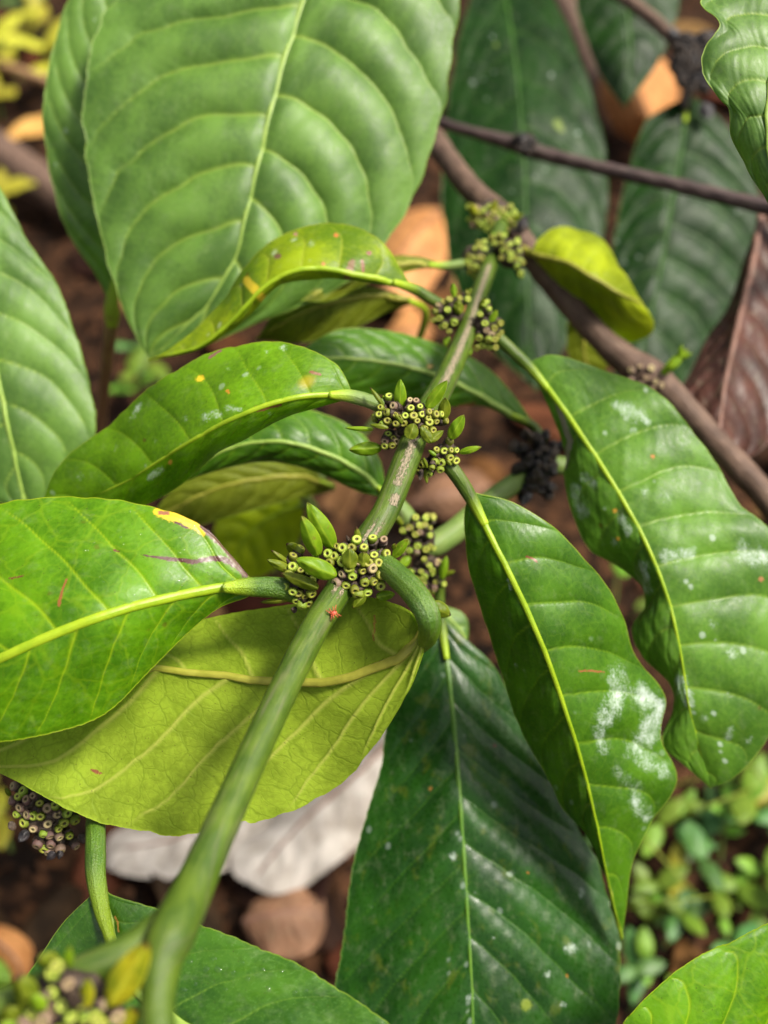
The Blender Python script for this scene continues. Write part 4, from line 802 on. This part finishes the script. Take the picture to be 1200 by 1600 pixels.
leaf(brs, [(1235,1770),(1190,1735),(1130,1695),(1080,1665),(1030,1635),(975,1600)],
     [(1235,1765),(1300,1680),(1290,1560),(1240,1450),(1200,1443),(1150,1468),(1080,1500),(1020,1548),(985,1585),(975,1600)],
     [(1230,1775),(1170,1780),(1100,1750),(1030,1690),(985,1640),(975,1600)], [262,256,250,248,248], [0,6,8,4,0], [0,4,4,0], (M_bright, M_under), nu=230, nv=200, nveins=7, sweep=0.05, quilt=0.8, arch=2.0, rib=(1.2,0.4), ribmat=M_rib, seed=75, vw=0.5,
     petiole=[(1245,1795,276,1.8),(1242,1785,270,1.7),(1235,1770,262,1.5),(1215,1748,259,0.8)], petmat=M_stem)

# lime and olive leaves low behind the speckled leaf (a sucker from the ground)
suck = thing('young_coffee_sucker', 'young sucker with soft lime yellow leaves below the speckled leaf', 'seedling', at(430, 900, float(ground_depth(430, 900, 0))))
gd = float(ground_depth(430, 900, -0.01))
tube_px('stem', [(430,900,gd,2.6),(440,880,520,2.4),(470,840,430,2.2),(490,800,390,2.0),(470,770,370,1.8)], M_stem_pale, suck, n=50, seg=12)
leaf(suck, [(475,790),(440,800),(400,825),(370,860),(350,905)], [(475,785),(430,762),(375,775),(335,825),(350,905)], [(475,795),(470,835),(450,870),(410,900),(350,905)], [385,395,405,415], 0, 5, (M_lime, M_under), nu=70, nv=60, nveins=6, quilt=0.8, ribmat=M_rib, rib=(0.9,0.3), seed=81,
     petiole=[(492,798,390,1.2),(484,793,388,1.1),(475,790,385,1.0),(460,794,388,0.5)], petmat=M_stem_pale)
leaf(suck, [(520,760),(470,745),(410,748),(350,760),(290,785),(230,820)], [(520,756),(470,728),(410,722),(340,732),(270,765),(230,820)], [(520,765),(480,775),(420,790),(350,810),(290,822),(230,820)], [350,340,336,336,340], 0, 4, (M_olive, M_mid), nu=80, nv=60, nveins=7, quilt=0.6, ribmat=M_rib_olive, rib=(0.9,0.3), seed=82,
     petiole=[(468,772,371,1.3),(505,766,360,1.2),(520,760,350,1.0),(500,752,346,0.5)], petmat=M_stem_pale)
leaf(suck, [(460,770),(430,730),(390,690),(340,670)], [(460,765),(450,710),(400,660),(340,670)], [(460,775),(410,750),(365,715),(340,670)], [372,368,364,362], 0, 4, (M_lime, M_under), nu=60, nv=50, nveins=6, quilt=0.6, ribmat=M_rib, rib=(0.8,0.3), seed=83,
     petiole=[(470,775,372,1.2),(466,773,372,1.1),(460,770,372,1.0),(445,750,370,0.5)], petmat=M_stem_pale)
leaf(suck, [(640,470),(590,462),(530,470),(470,490),(400,530)], [(640,465),(590,450),(530,445),(455,460),(400,530)], [(640,475),(600,490),(545,515),(470,535),(400,530)], [345,340,336,334,336], 0, 5, (M_olive, M_mid), nu=80, nv=60, nveins=7, quilt=0.6, ribmat=M_rib_olive, rib=(0.9,0.3), seed=84,
     petiole=[(470,772,371,1.2),(560,690,380,1.2),(640,560,372,1.2),(665,490,356,1.2),(640,470,345,1.0)], petmat=M_stem_pale)

# dry brown leaf caught on the woody branch
o = leaf(None, [(1190,330),(1175,420),(1150,520),(1130,610),(1120,700)], [(1188,335),(1160,420),(1110,530),(1065,600),(1075,650),(1120,700)], [(1195,335),(1225,420),(1240,540),(1225,650),(1180,710),(1120,700)],
     [400,388,375,362,356], [0,14,18,8,0], [0,8,10,0], (M_dead, M_dead), nu=110, nv=80, nveins=9, quilt=1.6, arch=0, groove=-0.6, rib=(1.3,0.5), ribmat=M_rib_brown, seed=91, wave=1.5, name='dead_leaf', loc=at(1130, 690, 356))
tag(o, 'large curled dead brown leaf resting against the woody branch', 'dead leaf')

# ================================================================== GROUND LITTER
def litter(name, label, cat, mid, left, right, g, mats, group=None, **kw):
    c = np.mean(np.array(mid), axis=0)
    o = leaf(None, mid, left, right, None, ground=g, mats=mats, name=name, ribmat=kw.pop('ribmat', M_rib_brown), nu=kw.pop('nu', 70), nv=kw.pop('nv', 50), loc=at(c[0], c[1], ground_depth(c[0], c[1], 0.004)), **kw)
    return tag(o, label, cat, group)
litter('dry_leaf', 'large bleached white dry leaf on the soil, rounded end', 'fallen leaf', [(640,1130),(560,1210),(470,1290),(395,1375)], [(640,1125),(520,1170),(420,1260),(368,1330),(365,1365),(395,1385)], [(640,1135),(620,1230),(560,1320),(490,1375),(430,1398),(395,1385)],
       ([0.03,0.026,0.02,0.012],[0.012,0.01,0.008,0.01],[0.02,0.014,0.012,0.01]), (M_drywhite, M_drywhite), quilt=1.2, arch=2, rib=(1.4,0.6), seed=101, wave=3)
litter('dry_leaf', 'bleached white dry leaf lying under the tip of the first, on the soil', 'fallen leaf', [(470,1200),(380,1260),(280,1310),(180,1330)], [(470,1195),(370,1215),(260,1260),(175,1310),(165,1350),(180,1362)], [(470,1210),(430,1290),(350,1360),(260,1372),(200,1368),(180,1362)],
       ([0.018,0.014,0.012,0.008],[0.01,0.006,0.006,0.006],[0.01,0.008,0.008,0.006]), (M_drywhite, M_drywhite), quilt=1.2, arch=2, rib=(1.4,0.6), seed=102, wave=3)
litter('dry_leaf', 'pale brown dry leaf in front of the white dry leaves', 'fallen leaf', [(380,1440),(430,1430),(480,1425),(510,1440)], [(380,1435),(410,1400),(460,1388),(500,1400),(510,1440)], [(380,1445),(400,1480),(450,1500),(495,1480),(510,1440)],
       ([0.01,0.014,0.012,0.008],[0.006]*3,[0.004]*3), (M_drybrown, M_drybrown), quilt=1.0, arch=2, seed=103, wave=2)
litter('dry_leaf', 'curled orange dry leaf beside the wet green leaf', 'fallen leaf', [(-30,1450),(0,1475),(25,1500),(40,1540)], [(-30,1445),(10,1448),(45,1470),(52,1500),(40,1540)], [(-30,1455),(-20,1490),(0,1520),(20,1540),(40,1540)],
       ([0.03,0.03,0.028,0.02],[0.02]*3,[0.02]*3), (M_dryorange, M_dryorange), quilt=0.8, arch=3, seed=104)
litter('dry_leaf', 'bright orange dry leaf on the ground beside the yellow spotted leaf', 'fallen leaf', [(690,330),(650,370),(615,420),(600,480)], [(690,325),(640,330),(600,370),(585,430),(600,480)], [(690,335),(700,390),(680,440),(640,480),(600,480)],
       ([0.02,0.03,0.03,0.02],[0.014]*3,[0.014]*3), (M_dryorange, M_drybrown), quilt=1.2, arch=3, seed=105)
litter('dry_leaf', 'flat orange brown leaf on the ground beyond the third stub cluster', 'fallen leaf', [(600,530),(640,520),(680,520)], [(600,525),(640,480),(680,520)], [(600,535),(650,560),(680,520)],
       ([0.02,0.024,0.02],[0.014]*3,[0.014]*3), (M_dryorange, M_drybrown), quilt=1.0, arch=3, seed=106)
litter('dry_leaf', 'tan orange leaf on the ground between the two right hand stems', 'fallen leaf', [(640,790),(690,775),(730,770),(770,760)], [(640,785),(680,745),(740,735),(770,760)], [(640,795),(690,810),(740,795),(770,760)],
       ([0.02,0.026,0.024,0.02],[0.014]*3,[0.014]*3), (M_drybrown, M_drybrown), quilt=1.0, arch=3, seed=107)
litter('dry_leaf', 'sunlit ochre dry leaf far behind the blackened hanging cluster', 'fallen leaf', [(950,90),(985,130),(1010,180),(1020,240)], [(950,85),(935,140),(960,200),(1020,240)], [(955,85),(1030,90),(1060,150),(1020,240)],
       ([0.05,0.08,0.08,0.03],[0.03]*3,[0.04]*3), (M_dryorange, M_dryorange), quilt=2.0, arch=6, seed=108)

# loose leaves scattered over the soil
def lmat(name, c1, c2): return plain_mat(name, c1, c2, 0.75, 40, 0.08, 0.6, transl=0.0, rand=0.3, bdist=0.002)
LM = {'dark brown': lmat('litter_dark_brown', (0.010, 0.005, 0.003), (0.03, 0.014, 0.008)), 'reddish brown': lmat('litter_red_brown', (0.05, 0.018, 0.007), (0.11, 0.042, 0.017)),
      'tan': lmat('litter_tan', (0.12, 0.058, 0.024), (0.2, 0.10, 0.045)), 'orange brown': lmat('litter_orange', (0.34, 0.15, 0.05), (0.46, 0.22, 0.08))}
protos = {}
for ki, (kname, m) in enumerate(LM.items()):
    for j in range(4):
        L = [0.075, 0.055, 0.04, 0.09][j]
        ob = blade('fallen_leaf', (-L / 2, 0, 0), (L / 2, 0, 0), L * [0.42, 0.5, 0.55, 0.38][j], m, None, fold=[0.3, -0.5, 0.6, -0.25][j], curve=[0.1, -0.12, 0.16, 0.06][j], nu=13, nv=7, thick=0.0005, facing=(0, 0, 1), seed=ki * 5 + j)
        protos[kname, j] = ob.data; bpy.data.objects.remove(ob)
rg = np.random.default_rng(11); cnt = 0
while cnt < 250:
    y = rg.uniform(0.06, 1.55); x = rg.uniform(-0.16 - 0.36 * y, 0.16 + 0.36 * y)
    kname = rg.choice(['dark brown', 'reddish brown', 'tan', 'orange brown'], p=[0.44, 0.34, 0.15, 0.07])
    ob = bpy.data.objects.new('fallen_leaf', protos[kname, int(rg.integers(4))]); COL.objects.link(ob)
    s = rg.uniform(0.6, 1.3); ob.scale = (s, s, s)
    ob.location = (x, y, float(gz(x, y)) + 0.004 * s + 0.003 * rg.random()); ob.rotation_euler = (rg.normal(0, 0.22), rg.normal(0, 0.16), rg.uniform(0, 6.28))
    tag(ob, '%s dry leaf lying loose in the litter on the soil' % kname, 'fallen leaf', '%s leaves of the ground litter' % kname); cnt += 1

# crumbs of soil and bark: uncountable
V = []; Fc = []
rg = np.random.default_rng(12)
for i in range(5000):
    y = 0.05 + 1.3 * rg.random() ** 1.3; x = rg.uniform(-0.16 - 0.36 * y, 0.16 + 0.36 * y); z = float(gz(x, y)); r = rg.uniform(0.0015, 0.006) * (1 + 0.6 * (rg.random() < 0.1))
    b0 = len(V); Q = rg.normal(0, 1, (3, 3)); Q, _ = np.linalg.qr(Q)
    for k in range(6):
        e = np.zeros(3); e[k // 2] = (1 if k % 2 else -1) * r * rg.uniform(0.5, 1.3) * (1, 0.8, 0.5)[k // 2]; V.append(np.array([x, y, z + 0.3 * r]) + Q @ e)
    for t_ in ((0,2,4),(2,1,4),(1,3,4),(3,0,4),(2,0,5),(1,2,5),(3,1,5),(0,3,5)): Fc.append(tuple(b0 + q for q in t_))
def crumb_mat():
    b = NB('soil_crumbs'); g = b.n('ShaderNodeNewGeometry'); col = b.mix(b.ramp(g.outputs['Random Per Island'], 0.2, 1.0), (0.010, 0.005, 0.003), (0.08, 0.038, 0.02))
    p = b.n('ShaderNodeBsdfPrincipled'); b.l(col, p.inputs['Base Color']); p.inputs['Roughness'].default_value = 0.85; p.inputs['Specular IOR Level'].default_value = 0.08; b.l(p.outputs[0], b.out.inputs[0]); return b.m
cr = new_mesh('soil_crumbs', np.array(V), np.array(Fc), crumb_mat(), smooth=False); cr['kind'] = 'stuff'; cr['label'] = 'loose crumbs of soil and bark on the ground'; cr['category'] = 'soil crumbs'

# sticks on the ground at the upper left
def stick(pts, mat, label):
    Q = spline(pts, 40); P = at(Q[:, 0], Q[:, 1], ground_depth(Q[:, 0], Q[:, 1], Q[:, 2]))
    r = thing('fallen_stick', label, 'stick', P[0]); tube_path('wood', P, Q[:, 3] / 1000, mat, r, seg=12, bumpy=0.08); return r
stick([(-60,80,0.03,5),(20,108,0.035,5),(70,125,0.03,4.5),(120,150,0.02,4)], M_stick, 'tan stick lying on the ground behind the brown stalked leaf')
stick([(-60,200,0.03,16),(0,240,0.03,17),(70,290,0.025,16),(130,330,0.02,14)], M_wood, 'thick grey dead branch lying on the ground behind the pale leaf')
stick([(850,-60,0.02,12),(890,20,0.02,12),(930,110,0.02,11),(960,200,0.02,10)], M_wood, 'grey brown dead branch on the ground between the two dark hanging leaves')

# ================================================================== WEEDS
M_weed = plain_mat('weed_green', (0.13, 0.25, 0.018), (0.2, 0.34, 0.03), 0.5, 60, transl=0.35, rand=0.25)
M_weedd = plain_mat('weed_deep_green', (0.05, 0.14, 0.03), (0.09, 0.2, 0.04), 0.45, 60, transl=0.3, rand=0.2)
M_weedy = plain_mat('weed_yellow', (0.34, 0.33, 0.02), (0.45, 0.42, 0.04), 0.5, 60, transl=0.35, rand=0.15)
def weed(px, py, h, pairs, L, mat, label, group, seed):
    rg = np.random.default_rng(seed); b0 = at(px, py, ground_depth(px, py, 0)); b0[2] = float(gz(b0[0], b0[1])) - 0.002
    r = thing('weed', label, 'weed', b0, group)
    lean = rg.normal(0, 0.22, 2); tip = b0 + np.array([lean[0] * h, lean[1] * h, h])
    tt = np.linspace(0, 1, 12)[:, None]; P = b0 + (tip - b0) * tt + np.array([0.1, 0.05, 0]) * h * rg.normal() * (tt * (1 - tt))
    tube_path('stem', P, np.linspace(0.0011, 0.0006, 12), M_stem_pale, r, seg=7)
    for k in range(pairs):
        q = P[int(11 * (0.45 + 0.55 * (k + 1) / pairs))]; a0 = rg.uniform(0, 3.1)
        for s in (0, 1):
            an = a0 + math.pi * s + rg.normal(0, 0.25); l_ = L * rg.uniform(0.75, 1.2)
            e = q + l_ * np.array([math.cos(an) * 0.9, math.sin(an) * 0.9, rg.uniform(-0.15, 0.45)])
            blade('leaf', q, e, l_ * rg.uniform(0.42, 0.55), mat, r, fold=0.2, curve=0.12, nu=10, nv=7, facing=(0, 0, 1), seed=seed + k)
    return r
kinds = [(M_weed, 'fresh lime green weed with paired oval leaves on the bare soil', 'lime green weeds'), (M_weedd, 'deep green weed with paired oval leaves on the bare soil', 'deep green weeds'), (M_weedy, 'yellowing weed with paired oval leaves on the bare soil', 'yellowing weeds')]
spots = [(1065,1240,0),(1000,1190,0),(965,1245,2),(1105,1270,1),(1065,1310,1),(1130,1325,0),(1130,1380,0),(1105,1400,0),(1190,1335,0),(1150,1375,0),(1060,1375,2),(1025,1425,0),(1065,1430,1),(1110,1465,1),(1010,1510,1),(1000,1540,0),(1080,1340,1),(1185,1270,1),(1160,1240,0),(1210,1390,0),(1120,1420,0),(1040,1460,0),(1195,1180,0),(1190,1230,2),(1085,1390,1),(990,1380,0),(960,1310,1),(1170,1430,0),(1010,1290,0),(1220,1300,0),(985,1560,0),(1130,1260,0)]
for i, (px, py, k) in enumerate(spots):
    m, lab, grp = kinds[k]; rgk = np.random.default_rng(300 + i)
    weed(px, py + 12, rgk.uniform(0.014, 0.035), int(rgk.integers(1, 3)), rgk.uniform(0.010, 0.022), m, lab, grp, 400 + i)
for i, (px, py, k) in enumerate([(60,60,2),(30,110,2),(85,130,2),(10,330,2),(0,170,2),(40,20,1),(970,660,0),(960,930,0),(985,950,0),(10,1310,2),(-10,1500,0),(0,1530,0),(215,620,0),(270,650,0),(240,590,1)]):
    m, lab, grp = kinds[k]; lab = ['small lime green weed sprouting from litter beneath the coffee leaves', 'small deep green weed sprouting from litter beneath the coffee leaves', 'yellow leaved weed sprouting from litter beneath the coffee leaves'][k]
    weed(px, py + 10, 0.05, 2, 0.045 if py < 400 else 0.022, m, lab, grp + ' beneath the bush', 500 + i)
M_grass = plain_mat('grass_yellow_green', (0.2, 0.26, 0.03), (0.3, 0.34, 0.05), 0.5, 60, transl=0.3)
for i, (x0, y0, x1, y1) in enumerate([(1000,1240,1190,1190),(1030,1290,1180,1230),(960,1260,1090,1400),(965,1420,1120,1400),(1140,1160,1230,1260)]):
    n = 30; t_ = np.linspace(0, 1, n); X = x0 + (x1 - x0) * t_; Y = y0 + (y1 - y0) * t_ ; Zs = 0.0 + 0.05 * np.sin(np.pi * t_ * 0.8)
    P = at(X, Y, ground_depth(X, Y, Zs)); r = thing('grass_stalk', 'thin arching yellow green grass stalk among the weeds', 'grass', P[0], 'grass stalks among the weeds')
    tube_path('blade', P, np.linspace(0.0009, 0.0004, n), M_grass, r, seg=6)

# ================================================================== SMALL LIFE AND WATER
def water_mat():
    b = NB('water_drop'); tp = b.n('ShaderNodeBsdfTransparent'); gl = b.n('ShaderNodeBsdfGlossy'); gl.inputs['Roughness'].default_value = 0.04
    fr = b.n('ShaderNodeLayerWeight'); fr.inputs['Blend'].default_value = 0.5; fq = b.math('ADD', b.math('MULTIPLY', b.math('POWER', fr.outputs['Facing'], 3.0), 0.6), 0.05); m_ = b.n('ShaderNodeMixShader'); b.l(fq, m_.inputs[0]); b.l(tp.outputs[0], m_.inputs[1]); b.l(gl.outputs[0], m_.inputs[2]); b.l(m_.outputs[0], b.out.inputs[0]); return b.m
M_water = water_mat()
def drop(surf, px, py, r, label, group, seed):
    k = np.argmin((surf['X'] - px) ** 2 + (surf['Y'] - py) ** 2); P = surf['P'].reshape(-1, 3)[k]; N = surf['N'].reshape(-1, 3)[k]; N = N if N @ (CAM - P) > 0 else -N
    a1 = np.cross(N, [0.2, 0.9, 0.3]); a1 /= np.linalg.norm(a1); a2 = np.cross(N, a1); rg = np.random.default_rng(seed); sg = 14; rings = 6
    el_ = 1 + 0.25 * rg.random(); ph0 = rg.uniform(0, 6); V = [P + N * r * 0.5]
    for i in range(1, rings + 1):
        th = math.pi / 2 * i / rings
        for j in range(sg):
            t_ = 2 * math.pi * j / sg; q = 1 + 0.13 * math.sin(2 * t_ + ph0) + 0.07 * math.sin(3 * t_ + ph0 * 2)
            V.append(P + r * q * math.sin(th) * (a1 * math.cos(t_) * el_ + a2 * math.sin(t_)) + N * r * (0.5 * math.cos(th) - 0.08 * (i == rings)))
    F3 = [(0, 1 + j, 1 + (j + 1) % sg) for j in range(sg)]
    for i in range(rings - 1):
        for j in range(sg):
            a_, b_ = 1 + i * sg + j, 1 + i * sg + (j + 1) % sg; F3 += [(a_, a_ + sg, b_ + sg), (a_, b_ + sg, b_)]
    o = new_mesh('water_drop', np.array(V), np.array(F3), M_water, loc=P); tag(o, label, 'water drop', group)
rg = np.random.default_rng(77)
for i, (px, py, r) in enumerate([(268,1530,1.4),(272,1512,0.9),(325,1514,0.7),(345,1516,0.75),(300,1505,0.6),(366,1519,0.5),(390,1530,0.5),(420,1545,0.55),(440,1520,0.45),(335,1500,0.5),(410,1515,0.45),(460,1550,0.5),(290,1545,0.6),(310,1538,0.4),(355,1545,0.4),(480,1548,0.4),(262,1560,0.7),(380,1505,0.4)]):
    drop(WET, px, py, r / 1000, 'clear water drop on the wet leaf under the stub cluster', 'water drops on the wet leaf', 600 + i)
for i in range(26):
    px, py = rg.uniform(120, 330), rg.uniform(800, 940)
    drop(SHARP, px, py, rg.uniform(0.22, 0.42) / 1000, 'tiny water droplet on the bright green leaf with the dark streak', 'droplets on the bright green leaf', 700 + i)

M_mite = plain_mat('mite_red', (0.42, 0.06, 0.03), (0.55, 0.12, 0.06), 0.5, 2000)
mb = at(521, 958, 229.0); 
mite = thing('red_mite', 'tiny red mite clinging to the green stem below the stubs', 'mite', mb)
Vb = []; Fb = []
for i in range(9):
    th = math.pi * i / 8
    for k in range(12):
        ph = 2 * math.pi * k / 12; rr = 0.00062 * (1 + 0.12 * math.sin(3 * ph))
        Vb.append(mb + rr * (1.25 * math.cos(th) * (0.8 * RIGHT + 0.4 * UP) + math.sin(th) * math.cos(ph) * (0.4 * RIGHT - 0.8 * UP)) - FWD * 0.0005 * math.sin(th) * math.sin(ph))
for i in range(8):
    for k in range(12): k2 = (k + 1) % 12; Fb.append((i * 12 + k, i * 12 + k2, (i + 1) * 12 + k2, (i + 1) * 12 + k))
new_mesh('body', np.array(Vb), np.array(Fb), M_mite, mite)
for s in (-1, 1):
    for k in range(4):
        a0 = math.radians(25 + 38 * k - 80); ax = (0.8 * RIGHT + 0.4 * UP); pr = s * (0.4 * RIGHT - 0.85 * UP)
        p0 = mb + ax * 0.0006 * math.sin(a0); p1 = mb + ax * 0.0011 * math.sin(a0) + pr * 0.0008 - FWD * 0.0006; p2 = mb + ax * 0.0016 * math.sin(a0) + pr * 0.00135 + FWD * 0.0002
        tube_path('leg', spline([p0, p1, p2], 8), np.linspace(0.00013, 0.00007, 8), M_mite, mite, seg=6)
